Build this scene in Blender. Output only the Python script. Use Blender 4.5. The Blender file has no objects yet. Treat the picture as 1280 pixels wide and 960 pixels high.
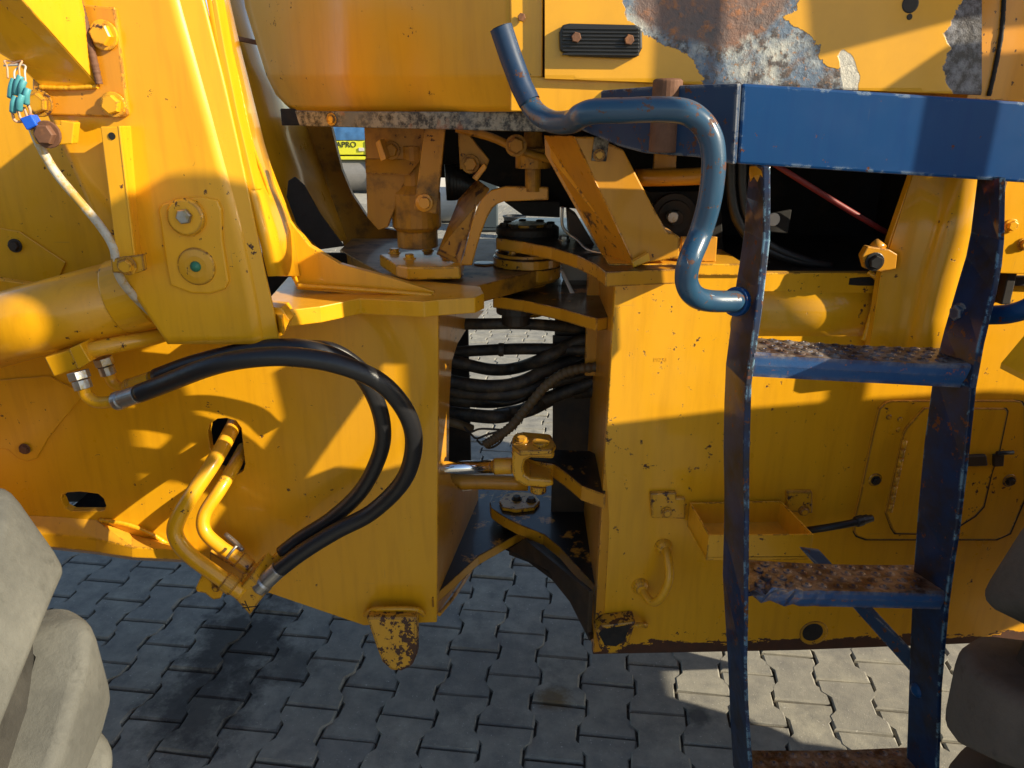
import bpy, bmesh, math, random
from mathutils import Vector, Matrix, Quaternion, noise as mnoise
random.seed(7)
R = math.radians
SC = bpy.context.scene
COL = SC.collection

# ------------------------------------------------------------------ camera, sky, sun, exposure
F, PITCH, CH = 920.0, R(20.0), 1.62
cam = bpy.data.cameras.new('camera'); cam.sensor_width = 36.0; cam.lens = 36.0 * F / 1280.0
cam.clip_start = 0.05; cam.clip_end = 2000
co = bpy.data.objects.new('camera', cam); COL.objects.link(co)
co.location = (0, 0, CH); co.rotation_euler = (R(90) - PITCH, 0, 0); SC.camera = co

TOSUN = Vector((.831, -.361, .423)).normalized()
EL = math.asin(TOSUN.z); AZ = math.atan2(TOSUN.x, TOSUN.y)
W = bpy.data.worlds.new('World'); SC.world = W; W.use_nodes = True
wn = W.node_tree.nodes; wl = W.node_tree.links
sky = wn.new('ShaderNodeTexSky'); sky.sky_type = 'NISHITA'; sky.sun_disc = False
sky.sun_elevation = EL; sky.sun_rotation = AZ; sky.air_density = 1.0; sky.dust_density = .6
wl.new(sky.outputs[0], wn['Background'].inputs[0]); wn['Background'].inputs[1].default_value = .096
sun = bpy.data.lights.new('sun', 'SUN'); sun.energy = 4.9; sun.angle = R(.5); sun.color = (1, .88, .66)
so = bpy.data.objects.new('sun', sun); COL.objects.link(so)
so.rotation_euler = TOSUN.to_track_quat('Z', 'Y').to_euler(); so.location = TOSUN * 30
SC.view_settings.view_transform = 'Standard'; SC.view_settings.look = 'None'
SC.view_settings.exposure = .86; SC.view_settings.gamma = 1
SC.render.engine = 'CYCLES'; SC.cycles.use_denoising = True; SC.cycles.max_bounces = 6

# ------------------------------------------------------------------ measuring helpers
CP, SP = math.cos(PITCH), math.sin(PITCH)
CAM = Vector((0, 0, CH))
def ray(px, py):
    x = (px - 640) / F; u = -(py - 480) / F
    return Vector((x, CP + u * SP, -SP + u * CP))
def Q(px, py, Y):            # a point seen at (px, py) that stands Y metres in front
    d = ray(px, py); return CAM + d * (Y / d.y)
def QZ(px, py, z):           # ... that lies at height z
    d = ray(px, py); return CAM + d * ((z - CH) / d.z)
def QP(px, py, pl):          # ... that lies on a plane (point, normal)
    d = ray(px, py); return CAM + d * ((pl[0] - CAM).dot(pl[1]) / d.dot(pl[1]))
def PL(x0, y0, yaw):
    a = R(yaw); return (Vector((x0, y0, 0)), Vector((math.sin(a), -math.cos(a), 0)))
def P3(a, b, c): return (a, (b - a).cross(c - a).normalized())
def proj(p):
    r = Vector(p) - CAM; d = r.y * CP - r.z * SP
    return (640 + F * r.x / d, 480 - F * (r.y * SP + r.z * CP) / d) if d > .05 else (-9999, -9999)

# ------------------------------------------------------------------ materials
class NT:
    def __init__(s, name):
        s.m = bpy.data.materials.new(name); s.m.use_nodes = True; s.t = s.m.node_tree
        s.b = s.t.nodes['Principled BSDF']; s.pos = s.n('ShaderNodeNewGeometry')
    def n(s, k, **kw):
        o = s.t.nodes.new(k)
        for a, v in kw.items(): setattr(o, a, v)
        return o
    def l(s, a, b): s.t.links.new(a, b)
    def put(s, inp, v):
        if isinstance(v, (int, float)): inp.default_value = v
        elif isinstance(v, tuple): inp.default_value = v if len(v) == 4 else (*v, 1) if inp.type == 'RGBA' else v
        else: s.l(v, inp)
    def noise(s, scale, detail=3, rough=.6, vec=None, dist=0):
        o = s.n('ShaderNodeTexNoise'); o.inputs['Scale'].default_value = scale
        o.inputs['Detail'].default_value = detail; o.inputs['Roughness'].default_value = rough
        o.inputs['Distortion'].default_value = dist
        s.l(vec or s.pos.outputs['Position'], o.inputs['Vector']); return o.outputs['Fac']
    def ramp(s, v, a, b, lo=0., hi=1.):
        o = s.n('ShaderNodeMapRange'); o.clamp = True
        s.put(o.inputs[0], v); o.inputs[1].default_value = a; o.inputs[2].default_value = b
        o.inputs[3].default_value = lo; o.inputs[4].default_value = hi; return o.outputs[0]
    def math(s, op, a, b=0.):
        o = s.n('ShaderNodeMath', operation=op); s.put(o.inputs[0], a); s.put(o.inputs[1], b); return o.outputs[0]
    def mix(s, f, a, b):
        o = s.n('ShaderNodeMix', data_type='RGBA'); s.put(o.inputs[0], f); s.put(o.inputs[6], a); s.put(o.inputs[7], b); return o.outputs[2]
    def mixf(s, f, a, b):
        o = s.n('ShaderNodeMix', data_type='FLOAT'); s.put(o.inputs[0], f); s.put(o.inputs[2], a); s.put(o.inputs[3], b); return o.outputs[0]
    def attr(s, name):
        o = s.n('ShaderNodeAttribute', attribute_name=name); return o.outputs['Fac']
    def vscale(s, sc):
        o = s.n('ShaderNodeVectorMath', operation='MULTIPLY'); s.l(s.pos.outputs['Position'], o.inputs[0]); o.inputs[1].default_value = sc; return o.outputs[0]
    def edge(s, r, lo=.93, hi=.995):
        bv = s.n('ShaderNodeBevel'); bv.samples = 2; bv.inputs[0].default_value = r
        d = s.n('ShaderNodeVectorMath', operation='DOT_PRODUCT'); s.l(bv.outputs[0], d.inputs[0]); s.l(s.pos.outputs['Normal'], d.inputs[1])
        return s.ramp(d.outputs['Value'], lo, hi, 1, 0)
    def up(s, lo=.6, hi=.95):
        sx = s.n('ShaderNodeSeparateXYZ'); s.l(s.pos.outputs['Normal'], sx.inputs[0]); return s.ramp(sx.outputs[2], lo, hi)
    def z(s, lo, hi):
        sx = s.n('ShaderNodeSeparateXYZ'); s.l(s.pos.outputs['Position'], sx.inputs[0]); return s.ramp(sx.outputs[2], lo, hi)
    def bump(s, h, st, dist=.002, prev=None):
        o = s.n('ShaderNodeBump'); o.inputs['Strength'].default_value = st; o.inputs['Distance'].default_value = dist
        s.l(h, o.inputs['Height'])
        if prev: s.l(prev, o.inputs['Normal'])
        return o.outputs[0]
    def fin(s, col, rough=.5, metal=0., nrm=None, coat=0., spec=.5):
        s.put(s.b.inputs['Base Color'], col); s.put(s.b.inputs['Roughness'], rough); s.put(s.b.inputs['Metallic'], metal)
        s.b.inputs['Coat Weight'].default_value = coat; s.b.inputs['Coat Roughness'].default_value = .11
        s.b.inputs['Specular IOR Level'].default_value = spec
        if nrm: s.l(nrm, s.b.inputs['Normal'])
        return s.m

YEL = (.76, .365, .008)
def paint(name, base, chips=.70, edge=0., dust=.12, grime=0., rough=.30, coat=.4, under=(.035, .022, .016), low=None, ecol=None, spec=.36, grease=0.):
    t = NT(name)
    big = t.noise(2.3, 4, .6); mid = t.noise(14, 5, .65); fine = t.noise(330, 2); strk = t.noise(9, 4, .6, t.vscale((5, 5, .5)))
    c = t.mix(t.ramp(big, .3, .75, 0, .5), base, tuple(v * k for v, k in zip(base, (.86, .80, .75))))
    c = t.mix(t.ramp(strk, .48, .75, 0, .34), c, tuple(v * k for v, k in zip(base, (.62, .55, .8))))
    c = t.mix(t.ramp(t.noise(3.7, 5, .7, None, .8), .52, .70, 0, .22), c, tuple(min(1, v * k + .004) for v, k in zip(base, (1.06, 1.12, 1.2))))
    sc = t.noise(60, 2, .5, t.vscale((3, 3, .25))); sc2 = t.noise(45, 2, .5, t.vscale((.22, 2, 3)))
    c = t.mix(t.ramp(t.math('MAXIMUM', sc, sc2), .745, .775, 0, .35), c, tuple(v * .5 + .05 for v in base))
    # dust film, thicker on what faces up
    du = t.math('MULTIPLY', t.ramp(mid, .25, .75, .3, 1), t.math('ADD', t.math('MULTIPLY', t.up(), dust), dust * .05))
    c = t.mix(du, c, (.30, .25, .18))
    if grime: c = t.mix(t.ramp(t.math('ADD', mid, t.math('MULTIPLY', big, .5)), .75 - grime * .4, 1.0 - grime * .3, 0, .92), c, (.018, .014, .011))
    if grease:
        gm = t.math('MULTIPLY', t.up(.5, .8), t.ramp(t.noise(11, 5, .7), .62 - grease * .3, .68 - grease * .3)); c = t.mix(gm, c, (.012, .011, .011))
    # chips: small flakes gathered in patches
    cl = t.noise(55, 5, .7); pa = t.noise(5.5, 3)
    m = t.math('GREATER_THAN', t.math('ADD', t.math('MULTIPLY', cl, .8), t.math('MULTIPLY', pa, .3)), chips)
    if edge:
        e = t.math('MULTIPLY', t.edge(.006), t.ramp(t.noise(26, 6, .75), .62 - edge * .25, .66 - edge * .25))
        if ecol: c = t.mix(e, c, ecol)
        else: m = t.math('MAXIMUM', m, e)
    if low:
        lo = t.math('GREATER_THAN', t.math('ADD', t.z(low[1], low[0]), t.math('MULTIPLY', t.noise(28, 5, .7, t.vscale((.35, .35, 1))), .75)), 1.12)
        m = t.math('MAXIMUM', m, lo)
    rust = t.mix(t.noise(40, 4), under, (.11, .035, .012))
    c = t.mix(m, c, rust)
    ro = t.mixf(m, t.math('ADD', t.ramp(mid, .2, .8, rough - .08, rough + .14), t.math('MULTIPLY', du, .5)), .85)
    nb = t.bump(t.noise(6, 3), .10, .01)
    nb = t.bump(fine, .045, .001, nb)
    nb = t.bump(t.math('SUBTRACT', 1., m), .5, .0012, nb)
    return t.fin(c, ro, 0, nb, coat, spec)
def simple(name, col, rough=.5, metal=0., var=.25, scale=30, bump=.15, col2=None, cov=(.45, .7), spec=.5, coat=0.):
    t = NT(name); n = t.noise(scale, 5, .65)
    c = t.mix(t.ramp(n, .3, .7, 0, var), col, tuple(v * .45 for v in col))
    if col2: c = t.mix(t.ramp(t.noise(scale * .45, 5, .7), *cov), c, col2)
    return t.fin(c, t.ramp(n, .2, .8, max(.04, rough - .1), min(1, rough + .12)), metal, t.bump(n, bump, .002), coat, spec)

M = {}
M['yel'] = paint('yellow_paint', YEL, .705)
M['yelcab'] = paint('cab_paint', (.62, .30, .008), .715, dust=.2, rough=.42, coat=.06)
M['bluest'] = paint('shaded_stile_paint', (.004, .026, .088), .655, edge=.45, dust=.06, grime=.22, under=(.13, .05, .025), rough=.5, ecol=(.16, .30, .40), spec=.15)  # darker blue holds the inner faces' shade; brown dirt and worn edges too
M['yelw'] = paint('yellow_paint_worn', YEL, .705, edge=.55, dust=.14)
M['yelrear'] = paint('yellow_paint_scuffed', YEL, .686, edge=.45, dust=.3, low=(.355, .47))
M['yelhat'] = paint('hatch_paint', YEL, .68, edge=.95, dust=.25)
M['yelor'] = paint('orange_paint', (.60, .26, .008), .71, edge=.35, dust=.35, rough=.4)
M['yelpl'] = paint('orange_plate_paint', (.64, .26, .012), .69, edge=.4, dust=.2)
M['yelgr'] = paint('yellow_paint_battered', (.64, .31, .009), .640, edge=.8, dust=.2)
M['yelbt'] = paint('yellow_paint_rubbed_off', (.64, .31, .009), .575, edge=.9, dust=.1)
M['yelgs'] = paint('yellow_paint_greasy', (.56, .25, .010), .68, edge=.7, dust=.08, grease=.85)
M['yeldk'] = paint('yellow_paint_shaded_grimed', (.40, .18, .008), .69, edge=.5, dust=.22, grime=.04, rough=.5, coat=.1)  # base darkened for the shade under the cab, plus grime
M['blue'] = paint('blue_paint', (.005, .050, .165), .675, edge=.38, dust=.04, under=(.12, .04, .02), rough=.36, coat=.0, ecol=(.24, .30, .34), spec=.18)
M['bluew'] = paint('blue_paint_weathered', (.010, .034, .085), .660, edge=.65, dust=.22, under=(.09, .045, .03), rough=.45, coat=.0, ecol=(.20, .20, .20), spec=.25)
M['bluetube'] = paint('blue_tube_paint', (.020, .066, .125), .632, dust=.14, under=(.085, .055, .05), rough=.3, coat=.3)
M['black'] = simple('black_rubber', (.012, .012, .013), .42, 0, .4, 60, .1, (.05, .045, .035), (.62, .8))
M['hose'] = simple('hose_rubber', (.014, .014, .016), .36, 0, .3, 120, .25)
M['hosed'] = simple('hose_dusty', (.018, .014, .010), .6, 0, .4, 60, .4, (.10, .065, .032), (.45, .75))
M['cond'] = simple('conduit_plastic', (.12, .075, .03), .55, 0, .4, 60, .2)
M['dark'] = simple('grimy_shaded_interior', (.012, .010, .009), .8, 0, .5, 20, .3, (.05, .028, .012), (.58, .8))  # near-black base holds the shade of bays and holes; blotches are grime
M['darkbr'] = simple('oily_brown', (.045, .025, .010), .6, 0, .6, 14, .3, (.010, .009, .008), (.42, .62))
M['chrome'] = simple('chrome', (.82, .83, .85), .06, 1, .05, 40, 0)
M['steel'] = simple('zinc_steel', (.42, .41, .39), .38, .85, .4, 60, .2, (.30, .20, .03), (.55, .7))
M['rust'] = simple('rusted_steel', (.16, .070, .035), .75, .1, .5, 45, .4, (.30, .12, .04), (.55, .72))
M['bolty'] = paint('bolt_paint', YEL, .66, edge=.5, dust=.3)
M['cable'] = simple('cable_sheath', (.52, .47, .38), .55, 0, .4, 60, .2, (.42, .25, .05), (.47, .58))
M['cyan'] = simple('cyan_sleeve', (.07, .30, .34), .45, 0, .3, 40, .1)
M['bluep'] = simple('blue_plastic', (.01, .10, .62), .35, 0, .2, 40, .1)
M['copper'] = simple('pink_wire', (.55, .30, .18), .5, 0, .3, 40, .1)
M['green'] = simple('green_nipple', (.02, .16, .09), .5, 0, .3, 40, .1)
M['grey'] = simple('grey_drum_steel', (.23, .22, .21), .5, .2, .4, 6, .1)
M['lime'] = simple('lime_paint', (.62, .60, .03), .35, 0, .2, 8, .05)
M['tarp'] = simple('blue_tarpaulin', (.05, .14, .30), .35, 0, .5, 9, .4)
M['dkgreen'] = simple('slate_paint', (.03, .045, .055), .55, 0, .4, 6, .1)
M['pale'] = simple('pale_panel', (.55, .52, .47), .45, 0, .35, 8, .1)
M['ink'] = simple('black_marker', (.01, .008, .006), .6, 0, .1, 40, 0)

def mat_bar():
    t = NT('worn_bar'); n = t.noise(60, 6, .75); g = t.noise(7, 3)
    c = t.mix(t.ramp(n, .42, .58), (.016, .016, .018), (.24, .21, .16))
    c = t.mix(t.ramp(g, .45, .6), c, (.10, .115, .13)); c = t.mix(t.ramp(t.noise(18, 4), .6, .7, 0, .7), c, (.25, .09, .04))
    return t.fin(c, .5, .2, t.bump(n, .4, .002))
M['bar'] = mat_bar()
def mat_tyre(name, base, dusty):
    t = NT(name); n = t.noise(7, 6, .7); f = t.noise(90, 5, .75); s = t.noise(28, 5, .7)
    c = t.mix(t.ramp(n, .3, .7, .15, .9), base, dusty)
    c = t.mix(t.ramp(s, .55, .75, 0, .6), c, tuple(v * .45 for v in base))
    c = t.mix(t.ramp(t.noise(3.2, 5, .7), .45, .62, 0, .5), c, tuple(v * .6 for v in base))
    b = t.bump(f, .5, .003); b = t.bump(t.math('POWER', s, 3), .22, .008, b)
    return t.fin(c, .8, 0, b, 0, .3)
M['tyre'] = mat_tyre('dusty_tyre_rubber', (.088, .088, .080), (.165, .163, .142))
M['tyred'] = mat_tyre('shaded_tyre_rubber', (.060, .056, .052), (.13, .115, .10))  # rear lugs: darker copy of the rubber with its shade in the colour
M['carcass'] = mat_tyre('tyre_carcass_rubber', (.030, .029, .027), (.075, .070, .060))
def mat_paver():
    t = NT('concrete_paver'); oi = t.n('ShaderNodeObjectInfo'); rnd = oi.outputs['Random']
    n = t.noise(12, 6, .7); f = t.noise(260, 3, .7); sp = t.noise(140, 2, .5)
    c = t.mix(t.ramp(n, .3, .72), (.165, .160, .148), (.36, .34, .28))
    c = t.mix(t.ramp(rnd, 0, 1, 0, .38), c, (.20, .195, .185))
    c = t.mix(t.ramp(sp, .68, .74, 0, .6), c, (.55, .53, .48))
    c = t.mix(t.ramp(f, .35, .28, 0, .6), c, (.10, .095, .09))
    sx = t.n('ShaderNodeSeparateXYZ'); t.l(t.pos.outputs['Position'], sx.inputs[0])
    def blot(x, y, r, sh, col, amt, cc):      # an oil or rust stain on the stones
        dx = t.math('SUBTRACT', sx.outputs[0], x); dy = t.math('SUBTRACT', sx.outputs[1], y)
        d = t.math('SQRT', t.math('ADD', t.math('MULTIPLY', dx, dx), t.math('MULTIPLY', t.math('MULTIPLY', dy, dy), sh)))
        d = t.math('ADD', d, t.math('MULTIPLY', t.math('SUBTRACT', n, .5), r * 1.6))
        return t.mix(t.ramp(d, r * .4, r, amt, 0), cc, col)
    for px, py, r, sh, col, am in ((300, 800, .20, .5, (.045, .042, .040), .85), (250, 880, .20, .7, (.05, .047, .045), .8), (692, 873, .07, 2, (.16, .105, .045), .85), (872, 893, .045, 1, (.05, .05, .05), .7), (610, 840, .25, 1, (.14, .13, .12), .35), (360, 830, .12, 1, (.06, .055, .05), .6)):
        p = QZ(px, py, 0); c = blot(p.x, p.y, r, sh, col, am, c)
    sc = t.noise(30, 3, .5, t.vscale((9, .7, 1)))
    c = t.mix(t.ramp(sc, .70, .76, 0, .25), c, (.60, .58, .52))
    b = t.bump(f, .55, .0022); b = t.bump(n, .3, .006, b)
    return t.fin(c, .88, 0, b, 0, .3)
M['paver'] = mat_paver()
def mat_bed():
    t = NT('joint_sand_and_far_paving'); sx = t.n('ShaderNodeSeparateXYZ'); t.l(t.pos.outputs['Position'], sx.inputs[0])
    n = t.noise(120, 5, .65); g = t.noise(9, 5, .65)
    sand = t.mix(t.ramp(n, .5, .75), (.060, .052, .042), (.15, .125, .085))
    far = t.mix(t.ramp(g, .3, .7), (.235, .225, .205), (.43, .405, .335))
    out = t.math('MAXIMUM', t.math('MAXIMUM', t.math('GREATER_THAN', sx.outputs[0], 5.9), t.math('LESS_THAN', sx.outputs[0], -4.4)), t.math('MAXIMUM', t.math('LESS_THAN', sx.outputs[1], -.45), t.math('GREATER_THAN', sx.outputs[1], 13.6)))
    return t.fin(t.mix(out, sand, far), .95, 0, t.bump(n, .6, .002), 0, .3)
M['sand'] = mat_bed()

# ------------------------------------------------------------------ mesh helpers
def link(name, me, mat, parent):
    o = bpy.data.objects.new(name, me); COL.objects.link(o)
    if mat and not me.materials: me.materials.append(M[mat] if isinstance(mat, str) else mat)
    if parent:
        o.parent = parent; o.matrix_parent_inverse = parent.matrix_world.inverted()
    return o
def mk(name, bm, mat, parent, smooth=False, bev=0., seg=2, label=None):
    bmesh.ops.recalc_face_normals(bm, faces=bm.faces[:])
    me = bpy.data.meshes.new(name); bm.to_mesh(me); bm.free()
    if smooth:
        for p in me.polygons: p.use_smooth = True
    o = link(name, me, mat, parent)
    if bev:
        b = o.modifiers.new('bevel', 'BEVEL'); b.width = bev; b.segments = seg; b.limit_method = 'ANGLE'; b.angle_limit = R(35)
    if label: o['label'] = label
    return o
def add_prism(bm, outer, ext, holes=()):
    ext = Vector(ext); es = []
    if not holes:
        f = bm.faces.new([bm.verts.new(p) for p in outer]); fs = [f]
    else:
        for lp in [outer, *holes]:
            vs = [bm.verts.new(p) for p in lp]
            es += [bm.edges.new((vs[i], vs[(i + 1) % len(vs)])) for i in range(len(vs))]
        nrm = sum(((Vector(outer[i]) - Vector(outer[0])).cross(Vector(outer[(i + 1) % len(outer)]) - Vector(outer[0])) for i in range(len(outer))), Vector())
        g = bmesh.ops.triangle_fill(bm, use_beauty=True, edges=es, normal=nrm.normalized())
        fs = [x for x in g['geom'] if isinstance(x, bmesh.types.BMFace)]
    r = bmesh.ops.extrude_face_region(bm, geom=fs)
    bmesh.ops.translate(bm, verts=[v for v in r['geom'] if isinstance(v, bmesh.types.BMVert)], vec=ext)
    return bm
def prism(name, parent, outer, ext, mat, holes=(), bev=.002, label=None):
    bm = bmesh.new(); add_prism(bm, outer, ext, holes)
    return mk(name, bm, mat, parent, bev=bev, label=label)
def pan(name, parent, px, Y, th, mat, holes=(), bev=.002, label=None):   # plate facing the camera side, at distance Y (or plane)
    if isinstance(Y, tuple): f = lambda p: QP(p[0], p[1], Y); ext = -Y[1] * th
    else: f = lambda p: Q(p[0], p[1], Y); ext = Vector((0, th, 0))
    return prism(name, parent, [f(p) for p in px], ext, mat, [[f(p) for p in h] for h in holes], bev, label)
def slab(name, parent, px, z, th, mat, bev=.002, label=None):             # level plate whose top lies at z
    return prism(name, parent, [QZ(p[0], p[1], z) for p in px], (0, 0, -th), mat, (), bev, label)
def smooth_path(pts, n=8):
    pts = [Vector(p) for p in pts]
    if len(pts) < 3: return pts
    ext = [pts[0] * 2 - pts[1]] + pts + [pts[-1] * 2 - pts[-2]]; out = []
    for i in range(1, len(ext) - 2):
        a, b, c, d = ext[i - 1:i + 3]
        for k in range(n):
            t = k / n
            out.append(.5 * ((2 * b) + (c - a) * t + (2 * a - 5 * b + 4 * c - d) * t * t + (3 * b - a - 3 * c + d) * t ** 3))
    out.append(pts[-1]); return out
def add_tube(bm, pts, rad, seg=16, cap=True):
    n = len(pts); rings = []; T = (pts[1] - pts[0]).normalized()
    u = T.orthogonal().normalized()
    for i, p in enumerate(pts):
        t2 = (pts[min(i + 1, n - 1)] - pts[max(i - 1, 0)]).normalized()
        u = (T.rotation_difference(t2) @ u).normalized(); T = t2; v = T.cross(u)
        r = rad(i / (n - 1)) if callable(rad) else rad
        rings.append([bm.verts.new(p + (u * math.cos(a) + v * math.sin(a)) * r) for a in (2 * math.pi * k / seg for k in range(seg))])
    for a, b in zip(rings, rings[1:]):
        for k in range(seg): bm.faces.new((a[k], a[(k + 1) % seg], b[(k + 1) % seg], b[k])).smooth = True
    if cap: bm.faces.new(rings[0][::-1]); bm.faces.new(rings[-1])
    return bm
def tube(name, parent, pts, rad, mat, n=8, seg=18, label=None):
    bm = bmesh.new(); add_tube(bm, smooth_path(pts, n), rad, seg)
    return mk(name, bm, mat, parent, label=label)
def add_disc_stack(bm, base, axis, prof, seg=28):       # prof: (radius, height) pairs along axis
    axis = Vector(axis).normalized(); u = axis.orthogonal().normalized(); v = axis.cross(u); rings = []
    for r, h in prof:
        rings.append([bm.verts.new(Vector(base) + axis * h + (u * math.cos(a) + v * math.sin(a)) * r) for a in (2 * math.pi * k / seg for k in range(seg))])
    for a, b in zip(rings, rings[1:]):
        for k in range(seg): bm.faces.new((a[k], a[(k + 1) % seg], b[(k + 1) % seg], b[k]))
    bm.faces.new(rings[0][::-1]); bm.faces.new(rings[-1]); return bm
def turned(name, parent, base, axis, prof, mat, seg=28, bev=.0015, label=None):
    bm = bmesh.new(); add_disc_stack(bm, base, axis, prof, seg); return mk(name, bm, mat, parent, bev=bev, label=label)
_bolt = {}
def bolt(parent, p, nrm, r=.012, mat='bolty', name='bolt', washer=True, rot=None):
    key = (mat, washer)
    if key not in _bolt:
        bm = bmesh.new()
        if washer: add_disc_stack(bm, (0, 0, 0), (0, 0, 1), [(1.32, -.05), (1.32, .18), (1.25, .22)], 20)
        add_disc_stack(bm, (0, 0, 0), (0, 0, 1), [(1.0, .2), (1.0, .78), (.86, .92)], 6)
        bmesh.ops.recalc_face_normals(bm, faces=bm.faces[:]); me = bpy.data.meshes.new('bolt'); bm.to_mesh(me); bm.free()
        me.materials.append(M[mat]); _bolt[key] = me
    o = bpy.data.objects.new(name, _bolt[key]); COL.objects.link(o)
    q = Vector(nrm).normalized().to_track_quat('Z', 'Y') @ Quaternion((0, 0, 1), random.uniform(0, 1) if rot is None else rot)
    o.matrix_world = Matrix.LocRotScale(Vector(p), q, Vector((r, r, r)))
    if parent:
        o.parent = parent; o.matrix_parent_inverse = parent.matrix_world.inverted(); o.matrix_basis = Matrix.LocRotScale(Vector(p), q, Vector((r, r, r)))
    return o
def grid(name, parent, rows, mat, th=0., smooth=True, label=None):
    bm = bmesh.new(); vs = [[bm.verts.new(p) for p in r] for r in rows]
    for a, b in zip(vs, vs[1:]):
        for k in range(len(a) - 1): bm.faces.new((a[k], a[k + 1], b[k + 1], b[k]))
    o = mk(name, bm, mat, parent, smooth=smooth, label=label)
    if th:
        s = o.modifiers.new('solid', 'SOLIDIFY'); s.thickness = th; s.offset = 0
    return o
def weld(name, parent, pts, r, mat='yel', n=10):           # a bead with ripples
    p = smooth_path(pts, 24); return mk(name, add_tube(bmesh.new(), p, lambda t: r * .62 * (1 + .05 * math.sin(t * len(p) * 4.3) + .22 * mnoise.noise(Vector((t * len(p) * .9, r * 900, 0)))), 8), mat, parent)
def empty(name, loc, **kw):
    o = bpy.data.objects.new(name, None); COL.objects.link(o); o.location = loc; o.empty_display_size = .2
    bpy.context.view_layer.update()
    for k, v in kw.items(): o[k] = v
    return o
def box(name, parent, lo, hi, mat, bev=.003, label=None):
    a, b = Vector(lo), Vector(hi)
    return prism(name, parent, [(a.x, a.y, a.z), (b.x, a.y, a.z), (b.x, a.y, b.z), (a.x, a.y, b.z)], (0, b.y - a.y, 0), mat, (), bev, label)
FRONT = Vector((0, -1, 0))

# ------------------------------------------------------------------ the ground: sand bed and interlocking pavers
bm = bmesh.new(); S = 400
bm.faces.new([bm.verts.new(p) for p in ((-S, -S, -.012), (S, -S, -.012), (S, S, -.012), (-S, S, -.012))])
ground = mk('pavement', bm, 'sand', None); ground['kind'] = 'structure'; ground['label'] = 'yard paved with grey interlocking concrete stones'
ground['category'] = 'pavement'
YAW = R(-7.1); ORG = Vector((-.5595, 1.895)); CW, CL = .1428, .2
cy, sy = math.cos(YAW), math.sin(YAW)
def lat(i, j):
    u, v = i * CW, -j * CL
    return Vector((ORG.x + cy * u - sy * v, ORG.y + sy * u + cy * v, 0))
def paver_verts():
    g = .0035; wo, wi, h = .0825 - g, .0603 - g, .1 - g
    half = [(-wo, h), (wo, h), (wo, .052), (wi, .030), (wi, -.030), (wo, -.052), (wo, -h), (-wo, -h), (-wo, -.052), (-wi, -.030), (-wi, .030), (-wo, .052)]
    return half
PV = paver_verts()
def add_paver(bm, M4, inset=.006):
    lay = []
    for k, (s, z) in enumerate(((0, -.02), (0, -.005), (1, 0))):
        ring = []
        for x, y in PV:
            f = inset if s else 0
            ring.append(bm.verts.new(M4 @ Vector((x - f * (1 if x > 0 else -1) * .7, y - f * (1 if y > 0 else -1) * .7, z))))
        lay.append(ring)
    n = len(PV)
    for a, b in zip(lay, lay[1:]):
        for k in range(n): bm.faces.new((a[k], b[k], b[(k + 1) % n], a[(k + 1) % n]))
    bm.faces.new(lay[2][::-1])
pmes = []
for q in range(9):
    bm = bmesh.new(); add_paver(bm, Matrix.Identity(4), random.uniform(.004, .008))
    for v in bm.verts:
        if v.co.z > -.015:
            v.co.x += random.uniform(-.0022, .0022); v.co.y += random.uniform(-.0018, .0018)
            if random.random() < .12 and v.co.z < -.001: v.co.z -= random.uniform(.002, .006)
    bmesh.ops.recalc_face_normals(bm, faces=bm.faces[:])
    pm = bpy.data.meshes.new('paver'); bm.to_mesh(pm); bm.free(); pm.materials.append(M['paver']); pmes.append(pm)
def ground_seen(px, py):
    if 60 < px < 350 and py > 690: return True
    if 330 < px < 560 and py > 735: return True
    if 545 < px < 760 and py > 680: return True
    if 730 < px < 1215 and py > 800: return True
    if 560 < px < 700 and 360 < py < 565: return True
    return False
cand = []
for i in range(-60, 62):
    for j in range(-62, 12):
        jj = j + (.5 if i % 2 else 0); p = lat(i, jj - .5)
        px, py = proj(p)
        cand.append((p, px, py))
near = sorted([c for c in cand if ground_seen(c[1], c[2]) and -40 < c[2] < 1010], key=lambda c: c[0].length)[:300]
nid = {id(c) for c in near}
rest = bmesh.new()
for c in cand:
    p = c[0]; rr = random.Random(hash((round(p.x, 3), round(p.y, 3))))
    m4 = Matrix.LocRotScale(p + Vector((0, 0, rr.uniform(-.004, .003))), Quaternion((rr.gauss(0, 1), rr.gauss(0, 1), 0), rr.uniform(-.016, .016)) @ Quaternion((0, 0, 1), YAW), None)
    if id(c) in nid:
        o = bpy.data.objects.new('paver', rr.choice(pmes)); COL.objects.link(o); o.parent = ground; o.matrix_basis = m4
    elif -4.5 < p.x < 6 and p.y > -.5: add_paver(rest, m4)
o = mk('paver_field', rest, 'paver', ground); o['kind'] = 'stuff'

# ------------------------------------------------------------------ the machine
L = empty('wheel_loader', (0, 1.9, 0), label='yellow articulated wheel loader with blue ladder filling the view', category='loader')

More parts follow.
